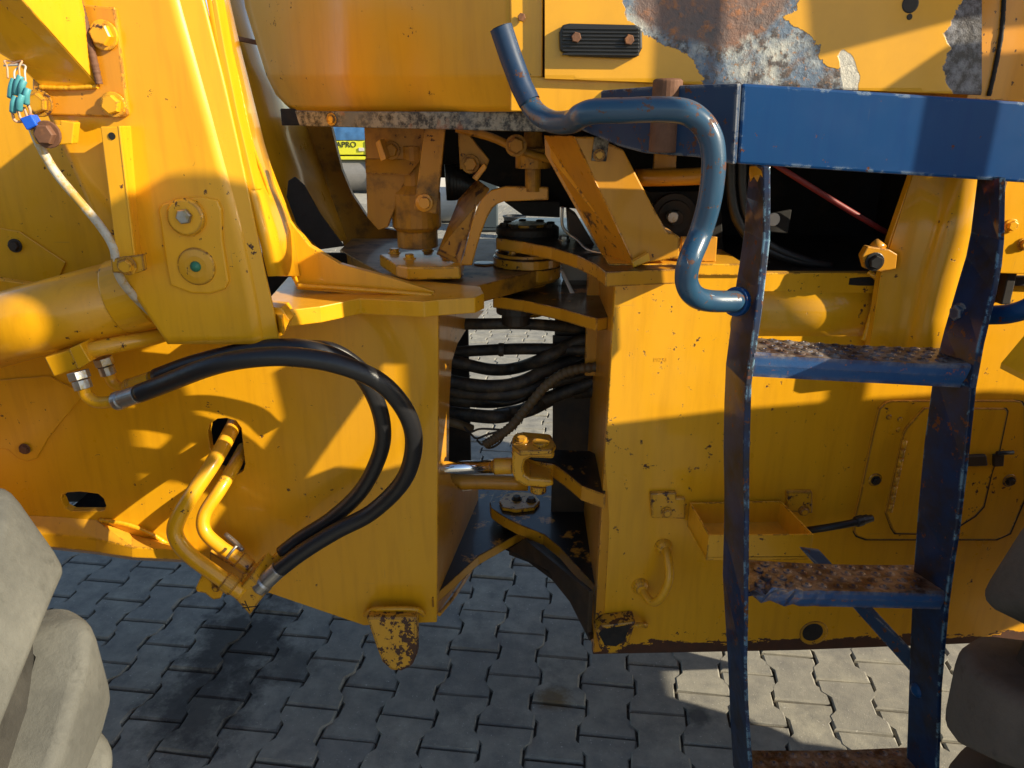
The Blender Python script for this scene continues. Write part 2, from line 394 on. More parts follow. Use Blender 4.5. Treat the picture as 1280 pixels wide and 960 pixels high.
# --- front frame side plate
FY = 1.58
h0 = lambda pts, s=4, x=0, y=440: [(x + a / s, y + b / s) for a, b in pts]
hole_pipe = h0([(1040, 400), (1050, 360), (1085, 335), (1130, 331), (1180, 345), (1205, 380), (1215, 470), (1225, 560), (1215, 595), (1190, 612), (1150, 603), (1090, 580), (1050, 480)])
hole_slot = h0([(305, 735), (312, 715), (335, 703), (400, 699), (490, 710), (518, 735), (530, 770), (522, 790), (500, 797), (360, 797), (325, 780)])
ff = pan('front_frame', L, [(-70, 340), (300, 392), (548, 386), (546, 778), (455, 782), (338, 742), (262, 716), (228, 700), (66, 684), (-70, 676)], FY, .022, 'yel', [hole_pipe, hole_slot], label='yellow front frame side plate with pipe hole and slot')
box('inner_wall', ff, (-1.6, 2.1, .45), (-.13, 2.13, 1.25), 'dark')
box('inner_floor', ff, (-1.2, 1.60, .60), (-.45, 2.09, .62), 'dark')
endpl = P3(Q(548, 390, FY), Q(546, 770, FY), Q(598, 600, 2.08))
eo = [(549, 388), (606, 388), (598, 397), (583, 412), (572, 430), (565, 452), (562, 500), (561, 585), (566, 603), (578, 613), (590, 612), (598, 602), (598, 695), (547, 768)]
prism('end_plate', ff, [QP(*p, endpl) for p in eo], Vector((-.022, 0, 0)), 'yelor')
weld('weld_bead', ff, [Q(549, 768, FY + .004), Q(570, 742, FY + .12), Q(597, 700, FY + .45)], .008, 'yelor')
# lower step of the front frame behind the tyre
lo1 = [Q(60, 660, 1.53), Q(70, 655, 1.53), Q(130, 662, 1.52), Q(170, 682, 1.50), Q(205, 690, 1.5)]
lfp = P3(Q(66, 668, FY - .03), Q(165, 684, FY - .055), Q(66, 684, FY - .03))
lfb = bmesh.new()
for (x0, a0, b0, c0, d0), (x1, a1, b1, c1, d1) in zip(((-60, 640, 662, 676, .03), (66, 646, 668, 684, .03), (120, 650, 674, 690, .035), (165, 668, 684, 697, .055), (230, 682, 688, 700, .055)), ((66, 646, 668, 684, .03), (120, 650, 674, 690, .035), (165, 668, 684, 697, .055), (230, 682, 688, 700, .055), (244, 688, 692, 702, .05))):
    v = [[Q(x, a_, FY - .001), Q(x, b_, FY - d_), Q(x, c_, FY - d_), Q(x, c_ + 3, FY + .01)] for x, a_, b_, c_, d_ in ((x0, a0, b0, c0, d0), (x1, a1, b1, c1, d1))]
    w_ = [[lfb.verts.new(p) for p in r] for r in v]
    for k in range(3): lfb.faces.new((w_[0][k], w_[1][k], w_[1][k + 1], w_[0][k + 1]))
bmesh.ops.remove_doubles(lfb, verts=lfb.verts[:], dist=1e-5)
mk('lower_flange', lfb, 'yelw', ff, bev=.003)
weld('weld_bead', ff, [Q(125, 650, FY - .006), Q(160, 656, FY - .008), Q(190, 668, FY - .008), Q(212, 682, FY - .006)], .009)
# cover plates with bolts
pan('cover_plate', ff, [(-60, 555), (10, 562), (22, 573), (35, 577), (46, 573), (60, 548), (105, 492), (60, 470), (-60, 480)], FY - .005, .004, 'yel')
bolt(ff, Q(31, 561, FY - .008), FRONT, .010, 'rust')
pan('wall_plate', ff, [(-90, -60), (120, -60), (160, 150), (190, 360), (100, 400), (-90, 430)], 1.72, .02, 'yel')
pan('cover_plate', ff, [(-60, 272), (10, 287), (24, 289), (82, 328), (60, 380), (-60, 400)], 1.715, .004, 'yel')
bolt(ff, Q(19, 307, 1.712), FRONT, .012, 'darkbr')
# tie-down lug under the plate
lug = [(461, 762), (524, 762), (524, 808), (518, 822), (505, 829), (492, 828), (481, 818), (474, 800)]
lp = P3(Q(461, 762, FY - .03), Q(524, 762, FY - .03), Q(495, 828, FY - .06))
pan('tie_down_lug', ff, lug, lp, .04, 'yelbt', bev=.006, label='worn yellow tie down lug under the front plate')
weld('weld_bead', ff, [Q(457, 768, FY - .012), Q(470, 762, FY - .035), Q(518, 762, FY - .035), Q(530, 768, FY - .012)], .011)

# --- front lower hinge tongue
fl = slab('lower_hinge_tongue', L, [(540, 748), (598, 695), (650, 666), (668, 655), (665, 622), (640, 600), (560, 620), (545, 660)], .467, .03, 'yelgs', label='greasy lower hinge tongue of the front frame')

# --- lift arm tower
TY = 1.38
trow = [(-14, 40, 219, 252), (0, 40, 222, 257), (50, 42, 236, 269), (100, 50, 250, 282), (150, 66, 264, 293), (185, 84, 273, 301), (235, 106, 287, 311), (290, 131, 302, 322), (345, 156, 314, 333), (385, 184, 322, 343), (428, 213, 328, 351)]
rows = []
for y, x0, x1, x2 in trow:
    r = []
    for k in range(7): r.append(Q(x0 + (x1 - 9 - x0) * k / 6, y, TY))
    for k, dy in ((.12, .0), (.6, .0025), (1., .0075)): r.append(Q(x1 - 9 + 9 * k, y, TY + dy))
    for k, dy in ((.12, .0085), (.5, .0115), (1., .0150)): r.append(Q(x1 + (x2 - x1) * k, y, TY + dy))
    rows.append(r)
tw = grid('lift_arm_tower', L, rows, 'yel', label='tall yellow lift arm tower plate with a rounded bend')
sm = tw.modifiers.new('sub', 'SUBSURF'); sm.levels = sm.render_levels = 2; sm.boundary_smooth = 'PRESERVE_CORNERS'
sm = tw.modifiers.new('solid', 'SOLIDIFY'); sm.thickness = .012; sm.offset = -1
prism('edge_strip', tw, [Q(262, -14, 1.393), Q(268, -14, 1.393), Q(281, 60, 1.393), Q(297, 140, 1.393), Q(320, 238, 1.393), Q(311, 238, 1.393), Q(289, 140, 1.393), Q(273, 60, 1.393)], (.004, .03, 0), 'yel')
fl_rows = []
for y, xa, xb in ((-14, 266, 280), (60, 279, 297), (120, 291, 312), (180, 303, 327), (235, 317, 344), (290, 332, 368), (345, 345, 376)):
    fl_rows.append([Q(xa - 10, y, 1.396), Q(xa, y, 1.40), Q((xa * 2 + xb) / 3, y, 1.45), Q((xa + 2 * xb) / 3, y, 1.53), Q(xb, y, 1.60)])
grid('flank_plate', tw, fl_rows, 'yel', .012)
weld('weld_bead', tw, [Q(273, -14, 1.425), Q(288, 60, 1.425), Q(302, 120, 1.43), Q(315, 180, 1.435), Q(334, 235, 1.47), Q(345, 280, 1.5), Q(371, 352, 1.555)], .006)
pan('fin_plate', tw, [(325, 180), (344, 230), (362, 275), (387, 307), (425, 330), (487, 347), (542, 364), (545, 376), (372, 362), (340, 300), (322, 220)], 1.575, .02, 'yel', label='curved yellow fin gusset')
slab('flange', tw, [(352, 398), (357, 388), (400, 383), (450, 373), (530, 377), (548, 375), (594, 372), (605, 367), (600, 358), (540, 352), (480, 346), (360, 346), (330, 380)], 1.257, .034, 'yel', label='horizontal yellow flange with lit square tip')
weld('weld_bead', tw, [Q(372, 357, 1.563), Q(450, 362, 1.563), Q(540, 369, 1.563)], .008)
pan('lower_lip', tw, [(213, 428), (328, 428), (352, 420), (362, 400), (352, 385), (300, 380), (210, 400)], 1.40, .05, 'yel')
# bolted corner plate with gusset arm
cp = pan('corner_plate', tw, [(40, 40), (100, 5), (143, 9), (148, 40), (160, 143), (155, 147), (40, 143)], TY - .02, .02, 'yelpl', bev=.003, label='orange bolted corner plate')
weld('weld_bead', cp, [Q(94, -10, TY - .03), Q(104, 20, TY - .03), Q(116, 70, TY - .03), Q(124, 105, TY - .028)], .010, 'rust')
weld('weld_bead', cp, [Q(50, 109, TY - .024), Q(85, 110, TY - .026), Q(122, 108, TY - .026)], .006, 'yel')
for x, y, r, mt in ((130, 44, .018, 'bolty'), (142, 131, .016, 'bolty'), (50, 129, .017, 'yelgr'), ):
    bolt(cp, Q(x, y, TY - .024), FRONT, r, mt)
arm = bmesh.new()
A = [Q(-30, -60, 1.18), Q(88, -14, 1.18), Q(122, 106, TY - .022), Q(52, 108, TY - .022), Q(22, 76, 1.30), Q(-40, 20, 1.25)]
add_prism(arm, [Q(15, -14, 1.25), Q(95, -14, 1.33), Q(122, 106, TY - .021)], (0, .012, 0))
add_prism(arm, [Q(15, -14, 1.25), Q(122, 106, TY - .021), Q(52, 108, TY - .021), Q(22, 78, 1.34), Q(-40, 40, 1.32), Q(-40, -30, 1.25)], (-.006, .012, -.004))
mk('gusset_arm', arm, 'yel', cp, bev=.002)
# angle bracket and pin plate
sb = pan('strip_bracket', tw, [(125, 158), (150, 158), (171, 338), (148, 338), (143, 300)], TY - .055, .006, 'yel')
sb2 = prism('bracket_web', tw, [Q(150, 157, TY - .056), Q(168, 157, TY + .004), Q(182, 340, TY + .004), Q(171, 338, TY - .056)], (-.005, 0, 0), 'yel')
turned('bracket_hole', tw, Q(140, 170, TY - .0555), FRONT, [(.006, 0), (.006, .001)], 'ink', 16, 0)
pl_ = pan('pin_plate', tw, [(197, 262), (201, 255), (222, 248), (252, 246), (272, 250), (277, 262), (278, 300), (286, 352), (281, 362), (262, 368), (238, 367), (212, 357), (207, 330)], TY - .018, .018, 'yel', bev=.004)
turned('pin_head', tw, Q(234, 271, TY - .018), FRONT, [(.034, -.004), (.034, .008), (.030, .012)], 'yelw', 32)
bolt(tw, Q(232, 270, TY - .028), FRONT, .014, 'steel', washer=False)
turned('grease_boss', tw, Q(246, 333, TY - .018), FRONT, [(.040, -.01), (.034, .004), (.020, .006), (.009, .006)], 'yelgr', 32)
turned('grease_nipple', tw, Q(245, 333, TY - .022), FRONT, [(.011, 0), (.009, .006), (.003, .010)], 'green', 12)

# --- lift cylinder
lc0, lc1 = Q(-90, 437, 1.43), Q(205, 357, 1.47)
lc = bmesh.new(); add_tube(lc, [lc0, lc1], .073, 40)
lc = mk('lift_cylinder', lc, 'yel', L, label='thick yellow lift cylinder running off to the left')
turned('gland', lc, Q(150, 372, 1.462), lc1 - lc0, [(.073, 0), (.0755, .003), (.0755, .06), (.06, .065)], 'yel', 40)

# --- loose cable with spliced wires
cb = tube('cable', L, [Q(40, 158, 1.325), Q(50, 182, 1.325), Q(70, 216, 1.33), Q(98, 250, 1.33), Q(125, 282, 1.33), Q(142, 310, 1.325), Q(147, 340, 1.33), Q(162, 364, 1.36), Q(192, 394, 1.42), Q(215, 410, 1.47)], .0075, 'cable', label='dirty white cable with cut wires at its end')
for k, (x, y, x2, y2) in enumerate(((13, 122, 18, 96), (20, 118, 26, 92), (27, 118, 30, 98), (33, 130, 35, 108), (16, 140, 20, 118), (24, 138, 28, 116))):
    tube('wire_sleeve', cb, [Q(x2, y2 + 3, 1.315 - .003 * k), Q((x + x2) / 2 - 1, (y + y2) / 2, 1.312 - .003 * k), Q(x, y, 1.315 - .003 * k)], .0052, 'cyan', 4, 10)
for k, (x, y) in enumerate(((18, 90), (24, 84), (31, 90), (9, 84))):
    tube('wire', cb, [Q(x + 1, y + 14, 1.318), Q(x, y, 1.322), Q(x + 6 - 3 * k, y - 8, 1.33), Q(5 + k * 6, 82 - k, 1.335)], .0016, 'copper' if k % 2 else 'pale', 6, 8)
for k, (x, y) in enumerate(((15, 143), (22, 140), (34, 132), (30, 138))):
    tube('wire', cb, [Q(x, y - 4, 1.312), Q(x + 4, y + 8, 1.31), Q(31 + k, 152, 1.317)], .0024, 'copper', 5, 8)
prism('wire_clip', cb, [Q(24, 148, 1.305), Q(38, 143, 1.305), Q(46, 157, 1.305), Q(33, 163, 1.305)], (0, .02, 0), 'bluep')
cl = pan('cable_clamp', tw, [(36, 163), (47, 155), (75, 156), (75, 150), (93, 153), (90, 180), (60, 182), (44, 180)], 1.315, .02, 'yel')
bolt(cl, Q(60, 168, 1.313), FRONT, .017, 'rust')
cl = pan('cable_clamp', tw, [(138, 323), (148, 322), (178, 318), (181, 338), (170, 342), (140, 341)], 1.318, .012, 'yelgr')
bolt(cl, Q(159, 332, 1.315), FRONT, .013, 'yelgr')

# --- hydraulic block, pipes, elbows, hoses on the front frame
blk = pan('hydraulic_block', L, [(55, 447), (88, 437), (99, 461), (67, 471)], 1.38, .06, 'yel', bev=.003)
prism('block_cap', blk, [Q(86, 436, 1.374), Q(100, 430, 1.374), Q(113, 452, 1.374), Q(98, 462, 1.374)], (0, .05, 0), 'yel')
tube('pipe', blk, [Q(99, 444, 1.40), Q(118, 437, 1.40), Q(150, 430, 1.42), Q(190, 422, 1.46), Q(230, 410, 1.52)], .016, 'yel', label='yellow pipe stub leaving the block')
def elbow(pts, nut, r):
    t = tube('hose_elbow', L, pts, r, 'yelw', 8, 16)
    a, b = Vector(nut[0]), Vector(nut[1])
    bm = bmesh.new(); add_disc_stack(bm, a, b - a, [(r * 1.7, 0), (r * 1.7, (b - a).length * .45)], 6); add_disc_stack(bm, a, b - a, [(r * 1.45, (b - a).length * .5), (r * 1.45, (b - a).length)], 12)
    mk('swivel_nut', bm, 'steel', t, bev=.001); return t
e1 = elbow([Q(104, 480, 1.37), Q(108, 494, 1.37), Q(122, 503, 1.365), Q(140, 502, 1.36), Q(150, 500, 1.355)], (Q(97, 464, 1.375), Q(105, 486, 1.37)), .012)
e2 = elbow([Q(135, 466, 1.44), Q(141, 478, 1.44), Q(152, 485, 1.435), Q(164, 484, 1.43)], (Q(128, 447, 1.44), Q(136, 468, 1.44)), .011)
turned('ferrule', e1, Q(144, 502, 1.358), Q(178, 491, 1.345) - Q(144, 502, 1.358), [(.016, 0), (.019, .004), (.019, .014), (.0165, .018), (.0175, .022), (.0175, .058)], 'steel', 24)
turned('ferrule', e2, Q(158, 484, 1.43), Q(198, 470, 1.415) - Q(158, 484, 1.43), [(.013, 0), (.016, .004), (.016, .012), (.014, .016), (.015, .02), (.015, .07)], 'yelw', 24)
tube('hydraulic_hose', L, [Q(174, 492, 1.346), Q(200, 482, 1.34), Q(260, 459, 1.31), Q(310, 448, 1.30), Q(365, 446, 1.30), Q(425, 456, 1.31), Q(478, 480, 1.33), Q(510, 520, 1.36), Q(517, 560, 1.385), Q(503, 602, 1.41), Q(465, 640, 1.43), Q(420, 664, 1.43), Q(378, 690, 1.42), Q(345, 715, 1.41)], .0185, 'hose', label='outer black hydraulic hose of the pair')
tube('hydraulic_hose', L, [Q(196, 471, 1.416), Q(240, 455, 1.40), Q(300, 440, 1.38), Q(350, 434, 1.38), Q(400, 439, 1.385), Q(445, 462, 1.40), Q(470, 500, 1.42), Q(479, 540, 1.435), Q(472, 575, 1.45), Q(450, 615, 1.46), Q(415, 648, 1.47), Q(378, 672, 1.47), Q(352, 692, 1.46)], .0175, 'hose', label='inner black hydraulic hose of the pair')
tube('hydraulic_hose', L, [Q(300, 444, 1.46), Q(340, 436, 1.43), Q(380, 432, 1.42), Q(420, 437, 1.43), Q(455, 462, 1.45), Q(470, 490, 1.46)], .012, 'hose')
mb = prism('manifold_block', L, [Q(290, 745, 1.385), Q(313, 720, 1.385), Q(332, 742, 1.385), Q(312, 769, 1.385)], (.02, .07, .02), 'yelgr', bev=.003, label='yellow manifold block marked with a black X')
for a, b in (((306, 751), (312, 764)), ((303, 760), (320, 758))):
    tube('x_mark', mb, [Q(*a, 1.3845), Q(*b, 1.3845)], .0012, 'ink', 2, 6)
turned('ferrule', mb, Q(322, 736, 1.40), Q(352, 708, 1.41) - Q(322, 736, 1.40), [(.018, 0), (.022, .004), (.022, .022), (.0185, .026), (.0195, .03), (.0195, .068)], 'steel', 24)
turned('ferrule', mb, Q(332, 716, 1.455), Q(362, 686, 1.46) - Q(332, 716, 1.455), [(.016, 0), (.018, .02), (.0165, .024), (.0165, .07)], 'yelgr', 24)
p1 = tube('hydraulic_pipe', L, [Q(297, 520, 1.66), Q(288, 540, 1.58), Q(268, 576, 1.49), Q(243, 614, 1.44), Q(224, 645, 1.42), Q(219, 668, 1.41), Q(235, 692, 1.40), Q(270, 718, 1.395), Q(304, 742, 1.39)], .0175, 'yel', label='outer bent yellow steel pipe from the hole')
p2 = tube('hydraulic_pipe', L, [Q(305, 560, 1.66), Q(293, 582, 1.58), Q(275, 612, 1.52), Q(256, 642, 1.49), Q(256, 664, 1.475), Q(275, 683, 1.465), Q(300, 700, 1.46), Q(328, 722, 1.455)], .0155, 'yel', label='inner bent yellow steel pipe from the hole')
turned('pipe_collar', p1, Q(280, 725, 1.393), Q(300, 739, 1.39) - Q(280, 725, 1.393), [(.018, 0), (.0215, .002), (.0215, .026), (.019, .03)], 'yelgr', 24)
turned('pipe_collar', p2, Q(298, 699, 1.46), Q(325, 720, 1.455) - Q(298, 699, 1.46), [(.016, 0), (.0195, .002), (.0195, .03), (.017, .034)], 'yelgr', 24)
tube('hose_clip', p2, [Q(283, 698, 1.43), Q(289, 690, 1.43), Q(296, 682, 1.44)], .0035, 'steel', 4, 8)
brk = pan('pipe_bracket', L, [(244, 736), (253, 716), (262, 720), (268, 734), (280, 736), (275, 749), (266, 750), (256, 742), (246, 740)], 1.40, .02, 'yelw', bev=.003)
bolt(brk, Q(270, 735, 1.398), FRONT, .007, 'yelgr')
pan('pipe_stay', L, [(262, 690), (305, 715), (300, 735), (262, 712)], 1.50, .03, 'yelgr')
tube('tie_rod', ff, [Q(282, 668, 1.52), Q(296, 680, 1.50), Q(303, 688, 1.49)], .006, 'steel', 4, 10)

# --- front deck, upper hinge tongue and bent steering arm
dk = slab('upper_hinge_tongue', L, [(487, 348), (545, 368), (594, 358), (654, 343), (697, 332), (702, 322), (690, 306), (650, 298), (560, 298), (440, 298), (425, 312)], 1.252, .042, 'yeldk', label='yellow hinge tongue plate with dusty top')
turned('weld_ring', dk, QZ(606, 330, 1.252), (0, 0, 1), [(.030, 0), (.030, .003), (.02, .004)], 'yelgs', 24)
ft = slab('steering_arm_foot', L, [(474, 318), (540, 311), (580, 322), (576, 333), (509, 334), (495, 331)], 1.292, .030, 'yelw', bev=.004)
for x, y in ((493, 316), (535, 313), (512, 323), (558, 320)): bolt(ft, QZ(x, y, 1.292), (0, 0, 1), .012, 'yelw')
turned('arm_post', ft, QZ(560, 343, 1.252), (0, 0, 1), [(.04, 0), (.028, .012), (.024, .03)], 'yelgr', 24)
band = [(590, 332), (596, 309), (602, 290), (609, 272), (616, 260), (622, 255), (630, 252), (686, 250), (686, 234), (632, 233), (614, 238), (604, 247), (597, 258), (590, 278), (585, 299), (580, 318), (575, 332)]
sa = pan('steering_arm', L, band, 1.74, .02, 'yelor', bev=.003, label='bent orange steering arm')
prism('arm_flange', sa, [Q(584, 300, 1.742), Q(596, 258, 1.742), Q(612, 238, 1.742), Q(596, 226, 1.86), Q(572, 252, 1.86), Q(560, 300, 1.80), Q(545, 318, 1.76), Q(575, 332, 1.742)], (0, .012, .004), 'yeldk')
sc_ = bmesh.new(); add_disc_stack(sc_, Q(666, 228, 1.75), (0, 0, 1), [(.018, -.02), (.018, .03), (.04, .032), (.04, .075), (.025, .078), (.02, .11)], 24)
mk('ball_joint', sc_, 'yeldk', sa)
tube('brake_line', L, [Q(570, 160, 1.7), Q(615, 172, 1.7), Q(650, 188, 1.7), Q(690, 200, 1.72)], .009, 'yeldk')
bolt(sa, Q(645, 182, 1.69), FRONT, .018, 'yeldk')

# --- brackets hanging under the cab
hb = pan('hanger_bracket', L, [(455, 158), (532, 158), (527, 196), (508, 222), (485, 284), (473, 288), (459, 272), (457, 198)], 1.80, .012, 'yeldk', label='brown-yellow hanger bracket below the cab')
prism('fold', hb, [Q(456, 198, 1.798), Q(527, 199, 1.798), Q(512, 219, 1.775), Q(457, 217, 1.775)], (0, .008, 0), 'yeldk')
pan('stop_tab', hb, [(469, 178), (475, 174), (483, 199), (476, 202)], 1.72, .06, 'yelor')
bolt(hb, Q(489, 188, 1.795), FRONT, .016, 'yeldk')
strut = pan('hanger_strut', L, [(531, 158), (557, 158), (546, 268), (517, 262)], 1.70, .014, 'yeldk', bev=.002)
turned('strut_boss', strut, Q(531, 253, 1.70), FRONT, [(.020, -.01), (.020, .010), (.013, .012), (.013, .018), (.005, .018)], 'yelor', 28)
turned('swivel_post', L, Q(522, 298, 1.84), (0, 0, 1), [(.05, -.02), (.05, .02), (.06, .03), (.06, .11), (.045, .13), (.045, .22)], 'yeldk', 28)
rb = pan('side_bracket', L, [(572, 160), (580, 160), (612, 200), (606, 215), (600, 205), (575, 212)], 1.76, .012, 'yeldk')
pan('bracket_tab', rb, [(590, 222), (605, 204), (609, 209), (596, 227)], 1.72, .03, 'yelor')
bolt(rb, Q(588, 205, 1.755), FRONT, .016, 'yeldk')
bel = bmesh.new()
for k in range(7): add_tube(bel, [Q(563 + 4 * k, 205 + 3 * k, 1.95), Q(566 + 4 * k, 250 - k, 1.95)], .016, 10)
mk('rubber_bellows', bel, 'black', L)
prism('belly_casing', L, [Q(630, 252, 1.9), Q(700, 252, 1.9), Q(700, 272, 1.9), Q(655, 270, 1.9)], (0, .3, 0), 'dark')

pan('dark_backing', L, [(556, 150), (730, 150), (730, 262), (690, 258), (640, 240), (600, 225), (585, 235), (570, 225), (556, 205)], 2.05, .25, 'dark')  # dark backing added so the pale gap under the cab reads dark
# --- far tower behind the articulation
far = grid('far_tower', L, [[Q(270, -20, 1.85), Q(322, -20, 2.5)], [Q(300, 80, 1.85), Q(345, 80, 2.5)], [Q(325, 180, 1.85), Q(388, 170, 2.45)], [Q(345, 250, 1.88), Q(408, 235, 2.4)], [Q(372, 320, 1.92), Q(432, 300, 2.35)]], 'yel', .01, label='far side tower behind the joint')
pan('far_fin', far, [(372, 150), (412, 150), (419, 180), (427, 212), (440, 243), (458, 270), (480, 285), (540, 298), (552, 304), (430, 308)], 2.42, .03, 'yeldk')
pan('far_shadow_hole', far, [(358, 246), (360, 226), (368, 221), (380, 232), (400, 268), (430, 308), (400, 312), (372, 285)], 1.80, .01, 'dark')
pan('far_crossbar', far, [(284, 42), (330, 52), (330, 58), (284, 48)], 1.84, .04, 'rust')

# --- steering cylinder
sy0 = Q(520, 586, 1.62); sy1 = Q(642, 582, 1.62)
stc = bmesh.new(); add_tube(stc, [sy0, Q(619, 583, 1.62)], .0165, 28)
stc = mk('steering_rod', stc, 'chrome', L, label='polished chrome steering cylinder rod')
turned('rod_collar', stc, Q(617, 583, 1.62), sy1 - sy0, [(.019, 0), (.0205, .002), (.0205, .045)], 'yelw', 28)
tube('far_cylinder', stc, [Q(540, 604, 1.86), Q(600, 602, 1.86), Q(660, 604, 1.86)], .022, 'yelor', 3, 20)
cv = pan('clevis', L, [(640, 566), (645, 560), (655, 558), (690, 561), (694, 568), (692, 574), (664, 573), (657, 576), (655, 584), (656, 593), (663, 598), (690, 600), (693, 607), (680, 610), (655, 608), (645, 602), (640, 592)], 1.575, .09, 'yelw', bev=.006, label='worn yellow clevis of the steering cylinder')
slab('retainer', cv, [(640, 556), (648, 546), (690, 547), (695, 556), (690, 562), (650, 564)], .905, .012, 'yelgr')
bolt(cv, QZ(652, 552, .905), (0, 0, 1), .013, 'yelgr')
turned('pin_head', cv, QZ(676, 555, .905), (0, 0, 1), [(.02, 0), (.02, .008), (.012, .01)], 'yelgr', 20)
turned('pin_end', cv, Q(673, 605, 1.61), (0, 0, -1), [(.02, 0), (.02, .02), (.012, .024)], 'yelgr', 20)
ab = [(660, 566), (690, 561), (738, 563), (760, 575), (757, 618), (727, 607), (705, 589), (692, 580), (668, 576), (657, 572)]
slab('steering_bracket', L, ab, .815, .040, 'yelgs', bev=.004, label='yellow steering bracket reaching from the rear frame')

# --- rear frame
RP = PL(.207, 1.50, 2.3)
rf = pan('rear_frame', L, [(770, 341), (1330, 341), (1330, 800), (1000, 813), (741, 818)], RP, .022, 'yelrear', label='yellow rear frame side plate with chipped lower edge')
fl_pl = P3(QP(770, 341, RP), QP(741, 815, RP), Q(738, 480, 1.90))
prism('end_plate', rf, [QP(*p, fl_pl) for p in ((769.5, 341), (752, 340), (742, 400), (735, 500), (729, 632), (727, 735), (741.5, 816))], (.022, .004, 0), 'yelor')
prism('end_flange', rf, [Q(735, 328, 1.80), Q(751, 330, 1.80), Q(747, 470, 1.80), Q(731, 470, 1.80)], (0, .02, 0), 'yelor')
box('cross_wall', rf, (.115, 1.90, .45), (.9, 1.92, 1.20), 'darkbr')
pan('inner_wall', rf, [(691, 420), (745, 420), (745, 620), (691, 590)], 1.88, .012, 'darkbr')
pan('pale_gusset', rf, [(702, 318), (735, 326), (735, 392), (720, 392), (702, 345)], 1.98, .01, 'pale')
prism('diagonal_edge', rf, [Q(700, 338, 1.86), Q(704, 338, 1.86), Q(728, 386, 1.80), Q(722, 388, 1.80)], (0, .02, 0), 'pale')
for a in ((.9, 1.90, .4, 2.6, 2.3, 1.2),): box('far_side_plate', rf, (.25, 2.28, .38), (2.6, 2.30, 1.34), 'yeldk')
top = prism('top_rail', rf, [QP(768, 341, RP) + Vector((-.006, -.008, -.004)), QP(930, 341, RP) + Vector((0, -.008, -.004)), QP(930, 329, RP) + Vector((0, -.008, 0)), QP(760, 329, RP) + Vector((0, -.008, 0))], (0, .18, 0), 'yelw')
ub = bmesh.new(); a0, a1 = Q(925, 384, 1.568), Q(1130, 386, 1.585)
add_tube(ub, [a0, a1], .075, 40)
ub = mk('upper_beam', ub, 'yel', L, label='rounded yellow upper beam behind the ladder')
weld('weld_bead', ub, [Q(1086, 340, 1.52), Q(1098, 352, 1.502), Q(1092, 385, 1.494), Q(1080, 425, 1.496)], .010)
dm = pan('diagonal_post', L, [(1142, 214), (1262, 214), (1228, 330), (1195, 448), (1084, 446), (1100, 345), (1112, 300)], 1.475, .02, 'yel', label='wide yellow diagonal post behind the right stile')
grid('rolled_face', dm, [[Q(x0, y, 1.473), Q(x0 + .36 * (x1 - x0), y, 1.466), Q(x0 + .45 * (x1 - x0), y, 1.45), Q(x0 + .55 * (x1 - x0), y, 1.43), Q(x0 + .72 * (x1 - x0), y, 1.425), Q(x1, y, 1.44)] for y, x0, x1 in ((212, 1143, 1262), (290, 1118, 1240), (345, 1100, 1224), (400, 1092, 1208), (448, 1084, 1195))], 'yel', .006)
ck = pan('pipe_clip', L, [(1078, 320), (1085, 308), (1112, 312), (1122, 318), (1120, 336), (1100, 340), (1082, 336)], 1.455, .02, 'yelor')
bolt(ck, Q(1093, 327, 1.453), FRONT, .014, 'black')
tube('clip_boss', ck, [Q(1092, 305, 1.48), Q(1102, 313, 1.465)], .013, 'yelor', 2, 14)
pan('seam_strip', rf, [(1225, 345), (1330, 349), (1330, 356), (1225, 353)], (RP[0] + RP[1] * .012, RP[1]), .012, 'yel')
pan('side_panel', rf, [(1225, 215), (1330, 218), (1330, 344), (1225, 341)], 1.485, .02, 'yel')
for x, y in ((1264, 282), (1280, 305)): bolt(rf, Q(x, y, 1.483), FRONT, .010, 'yelw')
# stamped number
def text(name, parent, s, loc, size, rot, mat, ext=.0004):
    cu = bpy.data.curves.new(name, 'FONT'); cu.body = s; cu.size = size; cu.extrude = ext
    t = bpy.data.objects.new(name, cu); COL.objects.link(t); t.location = loc; t.rotation_euler = rot
    dg = bpy.context.evaluated_depsgraph_get(); me = bpy.data.meshes.new_from_object(t.evaluated_get(dg))
    bpy.data.objects.remove(t); o = bpy.data.objects.new(name, me); COL.objects.link(o); me.materials.clear(); me.materials.append(M[mat])
    m = Matrix.LocRotScale(Vector(loc), __import__('mathutils').Euler(rot).to_quaternion(), None)
    if parent: o.parent = parent; o.matrix_parent_inverse = parent.matrix_world.inverted()
    o.matrix_basis = m; return o
text('stamped_number', rf, '19233', QP(816, 452, RP) + RP[1] * .0003, .0125, (R(90), 0, R(2.3)), 'yel', .0004)

# --- upper and lower hinge forks of the rear frame, with the pivot
PVX, PVY = .04, 1.93
hu = slab('upper_hinge_fork', L, [(620, 297), (654, 302), (690, 309), (722, 319), (745, 330), (757, 340), (850, 336), (850, 292), (720, 272), (650, 272), (624, 284)], 1.335, .030, 'yelgs', label='upper hinge fork plate of the rear frame')
hl = slab('middle_hinge_fork', L, [(616, 370), (654, 375), (701, 385), (746, 398), (760, 396), (750, 340), (690, 332), (620, 350)], 1.20, .030, 'yelgs', label='lower plate of the upper hinge')
pv = bmesh.new()
add_disc_stack(pv, (PVX, PVY, 0), (0, 0, 1), [(.05, 1.12), (.05, 1.36)], 32)
add_disc_stack(pv, (PVX, PVY, 0), (0, 0, 1), [(.080, 1.214), (.088, 1.222), (.088, 1.252)], 40)
add_disc_stack(pv, (PVX, PVY, 0), (0, 0, 1), [(.090, 1.254), (.090, 1.276), (.084, 1.280), (.084, 1.288), (.07, 1.292)], 40)
pv = mk('hinge_pin', pv, 'yelgs', L, bev=.001, label='upper articulation pin with bolted flanges')
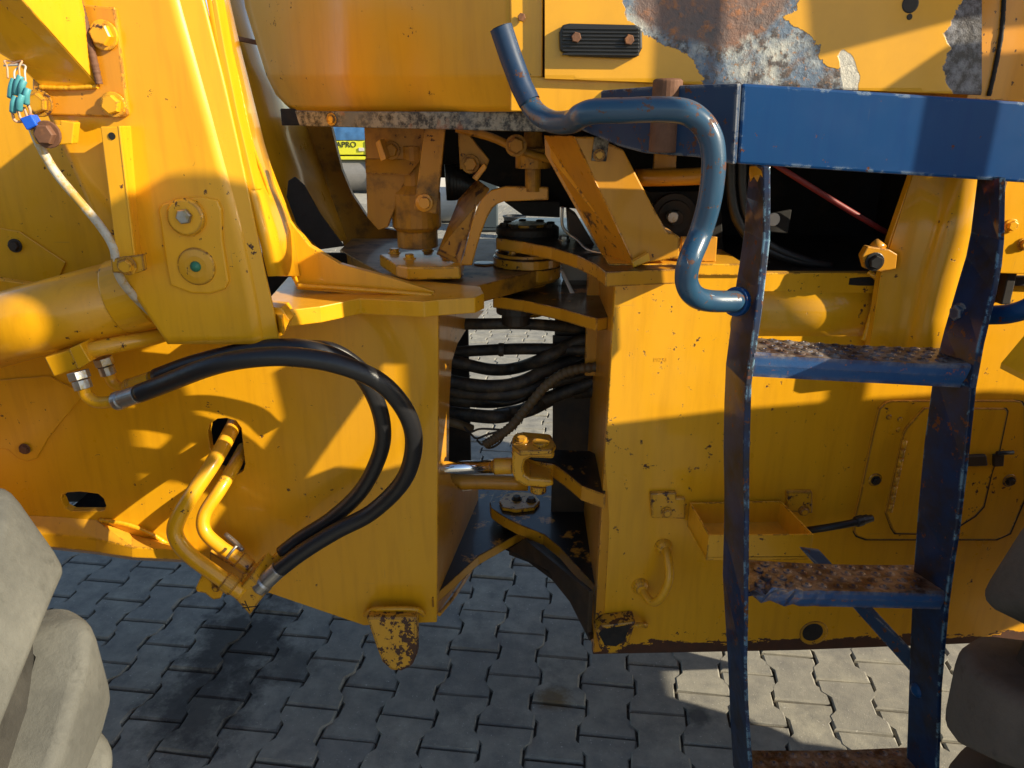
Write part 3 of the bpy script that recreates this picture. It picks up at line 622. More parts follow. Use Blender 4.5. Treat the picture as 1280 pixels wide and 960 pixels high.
for k in range(8):
    a = k * math.pi / 4 + .2; bolt(pv, (PVX + .068 * math.cos(a), PVY + .068 * math.sin(a), 1.289), (0, 0, 1), .010, 'yelgr')
    bolt(hu, (PVX + .062 * math.cos(a), PVY + .062 * math.sin(a), 1.352), (0, 0, 1), .011, 'darkbr')
turned('pin_cover', hu, (PVX, PVY, 1.334), (0, 0, 1), [(.082, 0), (.082, .016), (.076, .02)], 'darkbr', 36)
bolt(hu, QZ(705, 300, 1.335), (0, 0, 1), .012, 'steel')
turned('pin_nut', hl, QZ(645, 372, 1.20) + Vector((0, .05, -.03)), (0, 0, -1), [(.05, 0), (.05, .02), (.036, .022), (.036, .05), (.03, .054)], 'darkbr', 24)
tube('grease_line', L, [Q(703, 258, 1.72), Q(703, 282, 1.72), Q(712, 293, 1.72), Q(722, 300, 1.70), Q(735, 312, 1.66), Q(760, 318, 1.62)], .0035, 'steel', 6, 10)
pan('valve_body', L, [(710, 262), (722, 270), (750, 318), (735, 318), (712, 292)], 1.75, .08, 'darkbr')
ll = slab('lower_hinge_fork', L, [(612, 628), (614, 635), (630, 646), (648, 655), (680, 668), (700, 684), (716, 702), (744, 732), (790, 700), (770, 600), (690, 606), (640, 607), (618, 615)], .53, .036, 'yelgs', label='greasy lower hinge fork plate of the rear frame')
slab('retainer', ll, [(624, 626), (632, 617), (650, 614), (668, 617), (675, 626), (668, 634), (645, 637), (628, 634)], .542, .012, 'yelgr')
for x, y in ((646, 624), (664, 626)): bolt(ll, QZ(x, y, .542), (0, 0, 1), .012, 'darkbr')
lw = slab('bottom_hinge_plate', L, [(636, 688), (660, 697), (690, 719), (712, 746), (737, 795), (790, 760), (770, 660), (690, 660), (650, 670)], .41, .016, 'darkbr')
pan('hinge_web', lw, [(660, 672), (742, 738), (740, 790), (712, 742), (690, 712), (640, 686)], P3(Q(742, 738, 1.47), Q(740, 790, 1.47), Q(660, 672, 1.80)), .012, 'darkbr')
tube('lower_pin', ll, [QZ(646, 630, .53), QZ(646, 630, .53) + Vector((0, 0, -.14))], .045, 'darkbr', 2, 24)

# --- hoses crossing the joint
HY = 1.86
for pts, r, mt in (
    ([(540, 405), (600, 405), (660, 405), (750, 412)], .0150, 'hosed'),
    ([(540, 442), (600, 438), (660, 436), (750, 438)], .0155, 'hosed'),
    ([(540, 444), (580, 455), (615, 462), (645, 460), (680, 448), (715, 430), (750, 420)], .0165, 'hosed'),
    ([(540, 470), (575, 479), (615, 483), (650, 478), (690, 460), (750, 440)], .0180, 'hosed'),
    ([(540, 492), (580, 500), (620, 502), (655, 494), (700, 470), (750, 455)], .0180, 'hosed'),
    ([(540, 512), (580, 518), (620, 521), (650, 514), (690, 496), (750, 474)], .0185, 'hosed'),
    ([(540, 484), (590, 492), (640, 492), (690, 478), (750, 462)], .0160, 'hosed'),
    ([(620, 520), (660, 512), (700, 494), (750, 486)], .0200, 'hosed'),
    ([(540, 494), (570, 488), (590, 494), (612, 503), (650, 500), (700, 462), (750, 440)], .0030, 'hosed'),
    ([(540, 524), (565, 528), (590, 536)], .0120, 'cond')):
    h = tube('joint_hose', L, [Q(x, y, HY + random.uniform(-.04, .06)) for x, y in pts], r, mt, 8, 14)
    if pts[0] == (540, 442):
        turned('hose_clamp', h, Q(623, 437, HY + .01), (1, 0, 0), [(.0180, 0), (.0180, .014)], 'hosed', 16)
        turned('ferrule', h, Q(718, 437, HY), (1, 0, 0), [(.0180, 0), (.0180, .03), (.016, .032), (.016, .06)], 'yelgr', 18)
cnd = bmesh.new(); pth = smooth_path([Q(x, y, HY - .07) for x, y in ((606, 556), (622, 546), (640, 532), (660, 508), (685, 480), (712, 464), (750, 458))], 26)
add_tube(cnd, pth, lambda t: .0125 + .0012 * math.sin(t * len(pth) * 1.2), 16); mk('spiral_conduit', cnd, 'cond', L, label='brown ribbed conduit sleeve torn at its end')
for k, (x, y) in enumerate(((588, 540), (596, 548), (604, 556), (611, 560))):
    tube('torn_strand', L, [Q(x - 8, y - 6, HY - .05), Q(x, y, HY - .06), Q(x + 14, y - 4 - k, HY - .07), Q(636, 538 - 2 * k, HY - .07)], .003, 'hosed', 6, 8)

# --- things mounted on the rear plate
def on(px, py, out): return QP(px, py, RP) + RP[1] * out
def rpl(out): return (RP[0] + RP[1] * out, RP[1])
tr = empty('tool_tray', on(915, 660, 0)); tr.parent = L; tr.matrix_parent_inverse = L.matrix_world.inverted(); tr['label'] = 'small open yellow sheet metal tray beside the ladder'
bpy.context.view_layer.update()
tz = [Q(858, 624, 1.40), Q(975, 623, 1.40)]
za, zb = Q(886, 668, 1.30), Q(1016, 668, 1.30)
D_ = .062
def wallq(a, b, th=.004, nm='tray_wall'):
    n = (b - a).cross(Vector((0, 0, 1))).normalized() * th
    return prism(nm, tr, [a, b, b - Vector((0, 0, D_)), a - Vector((0, 0, D_))], n, 'yelw', bev=.0008)
bl, br = on(860, 624, .012), on(974, 623, .012); fl_, fr = Q(886, 669, 1.31), Q(1017, 668, 1.31)
zt = bl.z; 
for p in (bl, br, fl_, fr): p.z = zt - .002
fl_ = QZ(886, 669, zt); fr = QZ(1017, 668, zt)
wallq(bl, br); wallq(fl_, bl); wallq(fr, fl_); wallq(br, fr)
prism('tray_floor', tr, [p - Vector((0, 0, D_ - .006)) for p in (bl, br, fr, fl_)], (0, 0, .003), 'yelw', bev=0)
for pts in ([(813, 617), (846, 616), (846, 623), (857, 623), (857, 649), (815, 648)], [(984, 615), (1016, 615), (1016, 642), (984, 640)]):
    b = pan('tray_bracket', tr, pts, rpl(.014), .014, 'yelgr', bev=.003)
bolt(tr, on(831, 636, .016), RP[1], .010, 'yelgr'); bolt(tr, on(1001, 634, .016), RP[1], .010, 'yelgr')
hd = tube('grab_handle', L, [on(829, 682, -.01), on(830, 684, .03), on(829, 700, .062), on(822, 720, .066), on(812, 735, .055), on(804, 736, .03), on(800, 730, -.01)], .0105, 'yelw', 8, 16, label='small yellow loop handle welded to the rear plate')
turned('handle_pad', hd, on(829, 683, 0), RP[1], [(.022, 0), (.018, .012), (.012, .02)], 'yelw', 16); turned('handle_pad', hd, on(800, 732, 0), RP[1], [(.022, 0), (.018, .012), (.012, .02)], 'yelw', 16)
lg = pan('tie_down_lug', rf, [(745, 790), (752, 782), (795, 777), (786, 806), (776, 816), (762, 818), (750, 812)], rpl(.045), .045, 'yelbt', bev=.004)
pan('lug_mouth', rf, [(748, 792), (753, 787), (788, 781), (781, 801), (770, 808), (756, 807)], rpl(.0465), .004, 'dark', bev=.001)
weld('weld_bead', rf, [on(745, 778, .006), on(765, 772, .03), on(800, 771, .03), on(806, 780, .006)], .010, 'yelw')
turned('tie_hole', rf, on(1017, 791, -.002), RP[1], [(.036, 0), (.036, .004), (.028, .006)], 'yelgr', 28)
turned('tie_hole_mouth', rf, on(1015, 789, .004), RP[1], [(.027, 0), (.024, .001)], 'dark', 28)
dp = tube('drain_hose', L, [on(998, 655, .03), on(1012, 647, .05), on(1035, 640, .06), on(1060, 635, .06), on(1076, 634, .05)], .0085, 'black', 6, 12, label='short blue-black drain hose with a brass end')
turned('hose_end', dp, on(1054, 636, .06), on(1076, 633, .05) - on(1054, 636, .06), [(.011, 0), (.0125, .003), (.0125, .018), (.010, .02), (.010, .032)], 'black', 14)
# service hatch
hp = h0([(455, 190), (490, 155), (530, 143), (1230, 143), (1270, 150), (1285, 180), (1285, 700), (1200, 900), (1120, 935), (380, 935), (325, 915), (310, 890), (318, 800), (345, 690), (380, 520), (420, 330)], 4.571, 1000, 470)
def grow(p, k, m):
    cx, cy_ = sum(q[0] for q in p) / len(p), sum(q[1] for q in p) / len(p)
    return [(x + (m if x > cx else -m), y + (k if y > cy_ else -k)) for x, y in p]
hat = pan('hatch_plate', L, hp, rpl(.010), .010, 'yelhat', bev=.0015, label='flat yellow hatch plate behind the right stile')
hp2 = h0([(592, 335), (610, 300), (712, 185), (1175, 187), (1187, 205), (1140, 430), (1095, 560), (1050, 745), (1000, 800), (905, 860), (860, 905), (545, 900), (525, 870), (492, 780)], 4.571, 1000, 470)
hdp = pan('hatch_door', hat, hp2, rpl(.018), .008, 'yelhat', bev=.0015)
pan('hatch_outline', hat, grow(hp, 1.1, 1.3), rpl(.003), .003, 'dark', bev=0); pan('door_outline', hat, grow(hp2, 1.1, 1.3), rpl(.0115), .0015, 'dark', bev=0)  # thin dark plates added as outlines round the hatch and its door
knu = bmesh.new()
for k in range(8):
    a = (570 + (486 - 570) * k / 8, 345 + (755 - 345) * k / 8); b = (570 + (486 - 570) * (k + .86) / 8, 345 + (755 - 345) * (k + .86) / 8)
    add_tube(knu, [on(1000 + a[0] / 4.571, 470 + a[1] / 4.571, .022), on(1000 + b[0] / 4.571, 470 + b[1] / 4.571, .022)], .0052, 10)
mk('piano_hinge', knu, 'yelw', hat)
for x, y in ((1091, 597), (1258, 598)):
    turned('bolt_recess', hat, on(x, y, .010), RP[1], [(.017, 0), (.014, .003)], 'yelgr', 20); bolt(hat, on(x, y, .014), RP[1], .0085, 'darkbr')
for x, y in ((1108, 519), (1122, 522), (1120, 535)): turned('plug', hat, on(x, y, .010), RP[1], [(.007, 0), (.005, .003)], 'yelw', 14)
pan('latch', hat, [(1206, 570), (1234, 569), (1236, 583), (1208, 584)], rpl(.030), .012, 'darkbr', bev=.004)
pan('latch', hat, [(1243, 569), (1256, 569), (1255, 583), (1243, 584)], rpl(.026), .010, 'darkbr')
tube('latch_pin', hat, [on(1236, 560, .028), on(1256, 559, .028)], .005, 'black', 2, 10)

# --- engine bay behind the ladder
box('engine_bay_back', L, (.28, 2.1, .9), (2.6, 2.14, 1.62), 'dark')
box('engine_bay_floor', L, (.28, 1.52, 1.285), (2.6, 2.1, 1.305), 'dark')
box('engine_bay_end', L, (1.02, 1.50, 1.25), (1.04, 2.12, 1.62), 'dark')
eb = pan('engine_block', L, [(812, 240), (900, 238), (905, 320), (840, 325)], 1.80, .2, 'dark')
turned('pulley', eb, Q(840, 270, 1.80), FRONT, [(.055, -.02), (.055, .02), (.04, .022), (.04, .03), (.018, .03), (.018, .05)], 'darkbr', 28)
turned('pulley_hub', eb, Q(840, 271, 1.75), FRONT, [(.015, 0), (.013, .012)], 'steel', 12)
tube('yellow_pipe', L, [Q(795, 222, 1.62), Q(830, 222, 1.62), Q(885, 220, 1.62)], .018, 'yelor', 3, 16)
pan('stay_tab', L, [(818, 192), (846, 194), (845, 217), (816, 216)], 1.64, .01, 'yelor')
pan('foot_plate', L, [(852, 296), (897, 296), (895, 327), (850, 328)], 1.52, .01, 'yelor')
for dx in (0, 14): tube('bay_hose', L, [Q(913 + dx, 200, 1.62), Q(914 + dx, 240, 1.62), Q(922 + dx, 275, 1.62), Q(945 + dx, 305, 1.62), Q(990 + dx, 325, 1.62), Q(1040, 333, 1.62)], .011, 'black', 8, 12)
tube('red_rod', L, [Q(968, 205, 1.58), Q(1040, 250, 1.58), Q(1110, 292, 1.58)], .006, simple('red_rod_paint', (.22, .02, .02), .5), 3, 10)
rg = turned('ring_clip', L, Q(966, 274, 1.60), FRONT, [(.014, 0), (.014, .006)], 'pale', 16)
pan('clip_plate', L, [(960, 268), (990, 262), (985, 292), (962, 290)], 1.62, .01, 'dark')

# --- cab support post
pB, pT = 1.45, 1.47
po = bmesh.new()
front = [Q(717, 171, 1.49), Q(742, 171, 1.49), Q(779, 187, 1.49), Q(815, 256, 1.49), Q(834, 290, 1.49), Q(850, 296, 1.49), Q(849, 322, 1.49), Q(793, 331, 1.49)]
add_prism(po, front, (0, .16, 0))
po = mk('cab_post', po, 'yelor', L, bev=.003, label='slanted yellow cab support post above the joint')
prism('post_side', po, [Q(717, 170, 1.487), Q(793, 331, 1.487), Q(754, 322, 1.62), Q(681, 193, 1.62), Q(680, 169, 1.62)], (.004, .004, 0), 'yelpl')
pan('post_strap', po, [(743, 171), (762, 173), (758, 202), (739, 201)], 1.482, .008, 'bar')
bolt(po, Q(749, 194, 1.48), FRONT, .009, 'yelgr')
pan('post_tab', po, [(790, 328), (811, 316), (813, 326), (792, 335)], 1.465, .02, 'yel')

# --- cab
def cabp(px, py):
    # panel right of the front corner, folded back to the left
    pl = PL(0, 1.39, -36)
    p = QP(px, py, pl); u = (px - 305) / 335
    n = pl[1]
    d = .012 * math.exp(-((px - 440) / 22) ** 2) - .010 * math.exp(-((px - 405) / 25) ** 2) - .014 * math.exp(-((px - 500) / 30) ** 2) * max(0, min(1, (py - 20) / 60)) 
    d += .006 * math.exp(-((px - 470) / 12) ** 2)
    d -= .018 * max(0, (py - 94) / 44)
    return p + n * d
rows = []
for y in [-30, -10, 10, 30, 50, 70, 84, 92, 95, 98, 106, 118, 130, 139]:
    xl = 305 + max(0, y) * .31 if y < 120 else 342 + (y - 120) * .9
    rows.append([cabp(xl + (640 - xl) * k / 40, y) for k in range(41)])
cab = grid('cab_skirt', L, rows, 'yelcab', .006, label='dented yellow cab skirt above the joint')
pan('cab_pillar', L, [(637, -30), (679, -30), (678, 97), (640, 97)], 1.385, .05, 'yel')
bolt(cab, Q(652, 22, 1.382), FRONT, .007, 'rust', washer=False)
pan('door_gap', L, [(674, -30), (690, -30), (690, 108), (676, 106)], 1.395, .02, 'dark')
pan('cab_sill', L, [(638, 95), (690, 97), (905, 104), (960, 108), (960, 142), (900, 142), (638, 139)], 1.382, .05, 'yel')
pan('right_pillar', L, [(1228, -30), (1330, -30), (1330, 130), (1208, 124)], 1.39, .06, 'yelpl')
weld('seam', L, [Q(1256, -20, 1.388), Q(1252, 40, 1.388), Q(1243, 90, 1.388), Q(1236, 120, 1.388)], .006, 'dark')
box('cab_body', L, (.02, 1.50, 1.64), (.95, 2.3, 3.0), 'yeldk')
box('cab_floor', L, (-.02, 1.50, 1.60), (.95, 2.5, 1.636), 'dark'); box('cab_floor', L, (-.52, 1.76, 1.60), (-.021, 2.5, 1.636), 'dark')
box('light_block_panel', L, (-.42, 2.50, 1.43), (1.0, 2.52, 1.64), 'dark')  # dark panel added to keep far-side light out from under the cab
pan('grey_bar', L, [(368, 138), (395, 139), (700, 140), (712, 144), (708, 165), (640, 164), (560, 162), (390, 158), (374, 157)], PL(0, 1.43, -24), .03, 'bar', label='scraped grey bar under the cab')
turned('bar_hole', L, QP(415, 149, PL(0, 1.429, -24)), PL(0, 1, -24)[1], [(.013, 0), (.013, .002), (.008, .002), (.008, .006)], 'yelgr', 16)
# door with flaking paint
def seg_sd(p, poly):
    best = 1e9; ins = False; n = len(poly)
    for i in range(n):
        ax, ay = poly[i]; bx, by = poly[(i + 1) % n]
        dx, dy = bx - ax, by - ay; t = max(0, min(1, ((p[0] - ax) * dx + (p[1] - ay) * dy) / (dx * dx + dy * dy + 1e-9)))
        best = min(best, math.hypot(p[0] - ax - t * dx, p[1] - ay - t * dy))
        if (ay > p[1]) != (by > p[1]) and p[0] < (bx - ax) * (p[1] - ay) / (by - ay) + ax: ins = not ins
    return best if ins else -best
BARE = [(775, -40), (778, 25), (800, 38), (822, 55), (835, 62), (870, 78), (880, 98), (865, 125), (1060, 125), (1072, 98), (1065, 85), (1035, 80), (1018, 60), (1010, 50), (990, 30), (984, 22), (1000, 0), (1010, -40)]
CORE = [(790, -40), (792, 20), (812, 38), (850, 48), (900, 60), (950, 44), (978, 18), (990, -10), (1000, -40)]
FLK = [(1205, -40), (1195, 20), (1184, 45), (1190, 62), (1180, 85), (1186, 105), (1200, 125), (1240, 125), (1240, -40)]
PEEL = [(1046, 70), (1052, 62), (1062, 68), (1066, 75), (1074, 100), (1072, 118), (1055, 118), (1050, 92)]
KEY = [(1118, -2), (1126, -10), (1146, -10), (1150, 4), (1144, 20), (1130, 20)]
def mat_door():
    t = NT('flaked_door_paint')
    f = t.noise(45, 6, .7); g = t.noise(14, 5, .65); k = t.noise(130, 4, .7)
    f2 = t.noise(17, 6, .62, None, .6)
    def mask(name, amp, soft=.6):
        v = t.math('ADD', t.attr(name), t.math('MULTIPLY', t.math('SUBTRACT', f2, .5), amp)); return t.ramp(v, -soft, soft)
    y = t.mix(t.ramp(g, .3, .7, 0, .4), (.70, .34, .012), (.52, .25, .012))
    y = t.mix(t.math('GREATER_THAN', k, .735), y, (.10, .05, .02))
    primer = t.mix(t.ramp(g, .40, .58), (.42, .42, .38), (.10, .145, .21)); primer = t.mix(t.ramp(f, .50, .60), primer, (.06, .05, .05))
    primer = t.mix(t.ramp(k, .57, .66, 0, .8), primer, (.34, .15, .04)); primer = t.mix(t.ramp(t.noise(22, 5, .7, None, 1.5), .55, .72, 0, .85), primer, (.16, .09, .06))
    rust = t.mix(t.ramp(g, .35, .65), (.19, .10, .07), (.10, .08, .078)); rust = t.mix(t.ramp(f, .52, .68), rust, (.33, .12, .035))
    rust = t.mix(t.ramp(k, .58, .68, 0, .7), rust, (.045, .03, .025))
    bare = t.mix(mask('core', 34, 5), primer, rust)
    flake = t.mix(t.ramp(f, .45, .62), (.03, .025, .028), (.17, .17, .19))
    mb_, mf, mp = mask('bare', 46), mask('flake', 40), mask('peel', 14)
    c = t.mix(mb_, y, bare); c = t.mix(mf, c, flake); c = t.mix(mp, c, (.50, .47, .40))
    any_ = t.math('MAXIMUM', t.math('MAXIMUM', mb_, mf), mp)
    rim = t.math('MULTIPLY', t.ramp(mb_, .02, .3), t.ramp(mb_, .95, .5)); c = t.mix(t.math('MULTIPLY', rim, .7), c, (.02, .015, .012))
    b = t.bump(t.math('SUBTRACT', 1., any_), 1., .003); b = t.bump(t.math('MULTIPLY', f, any_), .6, .006, b); b = t.bump(t.noise(330, 2), .05, .001, b)
    return t.fin(c, t.mixf(any_, .34, .6), t.math('MULTIPLY', mb_, .15), b, .2)
rows = []; px_rows = []
for y in range(-30, 125, 4):
    px_rows.append([(x, y) for x in [681 + (1226 - 681) * k / 136 for k in range(137)]])
    rows.append([Q(x, y, 1.372) for x, _ in px_rows[-1]])
# keep the door's tilted lower edge
for r, (prow) in zip(rows, px_rows):
    for k, (x, y) in enumerate(prow):
        yb = 96.5 + (x - 681) * .037
        if y > yb: r[k] = Q(x, yb, 1.372); prow[k] = (x, yb)
door = grid('cab_door', L, rows, mat_door(), .006, smooth=False, label='lower cab door with large rusty patch of peeled paint')
flat = [p for r in px_rows for p in r]
for nm, poly in (('bare', BARE), ('core', CORE), ('flake', FLK), ('peel', PEEL)):
    at = door.data.attributes.new(nm, 'FLOAT', 'POINT'); at.data.foreach_set('value', [seg_sd(p, poly) for p in flat])
turned('door_lock_hole', door, Q(1138, 5, 1.3685), FRONT, [(.014, 0), (.012, .0008)], 'ink', 20, 0)
turned('door_lock_hole', door, Q(1137, 21, 1.3685), FRONT, [(.005, 0), (.004, .0008)], 'ink', 12, 0)
# rubber bumper pad
pad = bmesh.new()
add_prism(pad, [Q(x, y, 1.355) for x, y in ((703, 31), (712, 29), (795, 31), (803, 36), (803, 60), (797, 71), (788, 73), (712, 70), (700, 63), (699, 40))], (0, .014, 0))
pad = mk('bumper_pad', pad, 'black', L, bev=.003, label='ribbed black rubber pad bolted to the door')
for k in range(8):
    y = 34 + k * 4.6
    rb_ = bmesh.new(); add_prism(rb_, [Q(705 - (k > 0) * 1.5, y, 1.351), Q(799, y + 1, 1.351), Q(799, y + 3.6, 1.351), Q(704 - (k > 0) * 1.5, y + 2.6, 1.351)], (0, .006, 0)); mk('rib', rb_, 'black', pad, bev=.001)
for x, y in ((720, 47), (786, 50)): bolt(pad, Q(x, y, 1.352), FRONT, .0085, 'rust', washer=False)

# --- blue platform, handrails, ladder
BY = 1.20
bm_ = pan('platform_beam', L, [(928, 104), (1320, 130), (1320, 231), (922, 205)], BY, .012, 'blue', bev=.004, label='blue platform beam above the ladder')
spl = P3(Q(928, 104, BY), Q(922, 205, BY), Q(706, 140, 1.46))
pan('slanted_end', bm_, [(703, 126), (707, 117), (819, 108), (927.5, 104), (921.5, 205), (876, 196), (811, 191), (780, 183), (735, 164), (706, 150)], spl, .012, 'bluew', bev=.003)
prism('deck', bm_, [Q(928, 130, BY + .014), Q(1300, 150, BY + .014), Q(1300, 150, BY + .014) + Vector((0, .15, 0)), Q(760, 140, 1.37), Q(740, 140, 1.42)], (0, 0, .01), 'bluew', bev=0)
sp_ = turned('socket_pipe', bm_, Q(829, 190, 1.285), (0, 0, 1), [(.024, 0), (.024, .110), (.020, .113)], 'rust', 24, label='rusty pipe socket on the platform end')
hr = tube('handrail', L, [Q(626, 34, 1.330), Q(638, 70, 1.330), Q(652, 108, 1.325), Q(668, 138, 1.310), Q(690, 152, 1.270), Q(714, 152, 1.200), Q(727, 144, 1.150), Q(745, 139, 1.130), Q(785, 138, 1.115), Q(830, 137, 1.110), Q(862, 142, 1.110), Q(884, 163, 1.110), Q(892, 195, 1.110), Q(888, 245, 1.115), Q(876, 290, 1.125), Q(862, 325, 1.105), Q(858, 350, 1.110), Q(866, 368, 1.120), Q(885, 376, 1.140), Q(922, 377, 1.165)], .0176, 'bluetube', 8, 24, label='bent blue tubular handrail beside the ladder')
bm = bmesh.new(); add_tube(bm, [Q(626, 34, 1.328), Q(632, 52, 1.328), Q(638, 70, 1.328), Q(652, 108, 1.322), Q(662, 128, 1.314)], .0186, 24, False); mk('grey_sleeve', bm, 'bluew', hr)
turned('tube_mouth', hr, Q(626, 34, 1.330) + (Q(626, 34, 1.330) - Q(632, 52, 1.330)).normalized() * .001, Q(626, 34, 1.330) - Q(632, 52, 1.330), [(.0145, 0), (.0145, .0006)], 'ink', 20, 0)
tube('handrail', L, [Q(1236, 394, 1.19), Q(1262, 392, 1.16), Q(1290, 382, 1.13), Q(1330, 350, 1.12), Q(1350, 280, 1.12)], .016, 'blue', 8, 20, label='blue handrail stub behind the right stile')

LY = 1.10
def ly(y): return 1.175 if y < 300 else 1.175 - .085 * (y - 300) / 185 if y < 485 else 1.09 - .03 * (y - 485) / 475
lad = empty('ladder', Q(1040, 960, LY)); lad.parent = L; lad.matrix_parent_inverse = L.matrix_world.inverted(); lad['label'] = 'chipped blue steel ladder with perforated steps'
bpy.context.view_layer.update()
def stile(rows, depth, label):
    bm = bmesh.new(); rg = []
    for y, w0, e0, e1 in rows:
        Y_ = ly(y); a, b = Q(e0, y, Y_), Q(e1, y, Y_); zz = a.z
        dr = ray(w0, y); c = Vector((0, Y_ + depth, zz)); 
        # far edge: keep the same height, find the x that shows at w0
        lo, hi = -2., 2.
        for _ in range(40):
            mid = (lo + hi) / 2
            if proj((mid, Y_ + depth, zz))[0] < w0: lo = mid
            else: hi = mid
        c.x = lo; d = c + Vector((b.x - a.x, 0, 0)); b.z = zz
        rg.append([bm.verts.new(p) for p in (a, b, d, c)])
    for r1, r2 in zip(rg, rg[1:]):
        for k in range(4): bm.faces.new((r1[k], r1[(k + 1) % 4], r2[(k + 1) % 4], r2[k]))
    bm.faces.new(rg[0]); bm.faces.new(rg[-1][::-1])
    return mk('stile', bm, 'bluest', lad, bev=.0018, label=label)
stile([(208, 938, 954, 963), (255, 933, 954.5, 963.5), (300, 930, 954, 963), (345, 924, 949, 958), (390, 917, 944, 953), (430, 913, 939, 947), (480, 907, 932, 940), (530, 905, 930, 938.5), (590, 904, 929, 937), (650, 905, 931, 937), (700, 904.5, 930, 936.5), (760, 903, 931, 936), (830, 907, 930, 934.5), (880, 910, 931, 936), (960, 913, 936, 941), (1010, 916, 939, 944)], .10, 'left stile with bent dark face')
stile([(222, 1222, 1250, 1257.5), (300, 1213, 1248.5, 1256), (332, 1207, 1245, 1253), (364, 1198, 1240, 1247), (430, 1180, 1223, 1231), (485, 1167, 1213, 1221), (580, 1155, 1204, 1211), (670, 1147, 1194, 1200), (700, 1145, 1189, 1195), (760, 1141, 1181, 1187), (860, 1137, 1173, 1178), (960, 1134, 1170, 1175), (1010, 1132, 1168, 1173)], .085, 'right stile with dark inner face')
def mat_step():
    t = NT('worn_step_steel'); n = t.noise(24, 6, .7); f = t.noise(90, 5, .7); up = t.up(.75, .9)
    bl_ = t.mix(t.ramp(n, .3, .7, 0, .5), (.014, .062, .19), (.03, .10, .22))
    bl_ = t.mix(t.ramp(f, .62, .67), bl_, (.30, .10, .05))
    wr = t.mix(t.ramp(n, .42, .6), (.075, .042, .028), (.30, .25, .21)); wr = t.mix(t.ramp(f, .55, .7, 0, .8), wr, (.22, .08, .03))
    e = t.math('MULTIPLY', t.edge(.010, .90, .99), t.ramp(f, .35, .5)); m = t.math('MAXIMUM', up, e)
    return t.fin(t.mix(m, bl_, wr), t.mixf(m, .36, .45), t.math('MULTIPLY', m, .35), t.bump(f, .35, .002))
MSTEP = mat_step()
def step(bl_px, br_px, fl_px, fr_px, hpx, y0, label, crumple=0):
    # top surface between the back edge and the front edge, lip below the front edge
    zt = (Q(*fl_px, y0).z + Q(*fr_px, y0).z) / 2
    A, B = Q(*fl_px, y0), Q(*fr_px, y0); dep = .105
    C, D = Q(*br_px, y0 + dep), Q(*bl_px, y0 + dep)
    N, K = 26, 6; bm = bmesh.new(); g = []
    for i in range(N + 1):
        u = i / N; row = []
        fr_, bk = A.lerp(B, u), D.lerp(C, u)
        w = crumple * math.exp(-(u / .12) ** 2); rip = crumple * .4 * math.sin(u * 60) * math.exp(-(u / .25) ** 2)
        lip = Vector((0, 0, -hpx * y0 / F))
        row.append(fr_ + lip * .92 + Vector((0, .03, 0))); row.append(fr_ + lip + Vector((0, .003 + w * .6, w * .4 + rip))); row.append(fr_ + lip * .5 + Vector((0, w + rip, 0))); row.append(fr_ + Vector((0, w * .4, -.003 - w * .5 + rip))); 
        for k in range(K + 1): row.append(fr_.lerp(bk, .03 + .97 * k / K) + Vector((0, 0, (-w * .5 + rip) * (1 - k / K) - .004 * math.sin(math.pi * u))))
        row.append(bk + lip * .9)
        g.append([bm.verts.new(p) for p in row])
    for a, b in zip(g, g[1:]):
        for k in range(len(a) - 1): bm.faces.new((a[k], a[k + 1], b[k + 1], b[k]))
    # raised punched studs
    rr = random.Random(int(fl_px[1]))
    for r_ in range(4):
        n_ = 11
        for i in range(n_):
            u = .05 + .9 * (i + (.5 if r_ % 2 else 0)) / n_; v = .16 + .24 * r_
            p = A.lerp(B, u).lerp(D.lerp(C, u), v) + Vector((0, 0, -.004 * math.sin(math.pi * u) - .002))
            add_disc_stack(bm, p, (0, 0, 1), [(.0075, 0), (.0062, .0045), (.0038, .0052), (.0030, .0035)], 10)
    o = mk('step', bm, MSTEP, lad, label=label)
    s = o.modifiers.new('solid', 'SOLIDIFY'); s.thickness = .003; s.offset = 1
    return o
step((944, 424), (1181, 437), (942, 442), (1217, 457), 30, ly(450) + .004, 'top ladder step with studs worn bright')
step((936, 702), (1150, 708), (938, 735), (1181, 741), 28, ly(738) + .004, 'middle ladder step with crumpled left end', .018)
step((940, 940), (1138, 936), (942, 985), (1150, 985), 30, ly(960) + .004, 'lowest ladder step cut off by the frame')
bolt(lad, Q(1200, 391, ly(391) + .06), (-1, -.2, 0), .013, 'bluew')
turned('rail_flange', lad, Q(918, 377, 1.165), Q(932, 377, 1.185) - Q(918, 377, 1.165), [(.024, 0), (.024, .012), (.02, .014)], 'blue', 20)
prism('brace', lad, [Q(1000, 685, 1.30), Q(1024, 688, 1.30), Q(1142, 815, 1.16), Q(1140, 842, 1.16)], (0, .006, 0), 'bluew', bev=.001)
turned('stile_bolt', lad, Q(1148, 862, ly(862) + .06), (-1, -.3, 0), [(.014, 0), (.014, .006), (.008, .01)], 'blue', 16)
prism('paint_remnant', lad, [Q(938, 208, ly(210) + .1), Q(956, 208, ly(210) + .002), Q(955, 222, ly(210) + .002), Q(951, 218, ly(210) + .02), Q(948, 228, ly(210) + .045), Q(943, 220, ly(210) + .06), Q(937, 230, ly(210) + .1)], (-.0015, 0, 0), 'yel', bev=0)

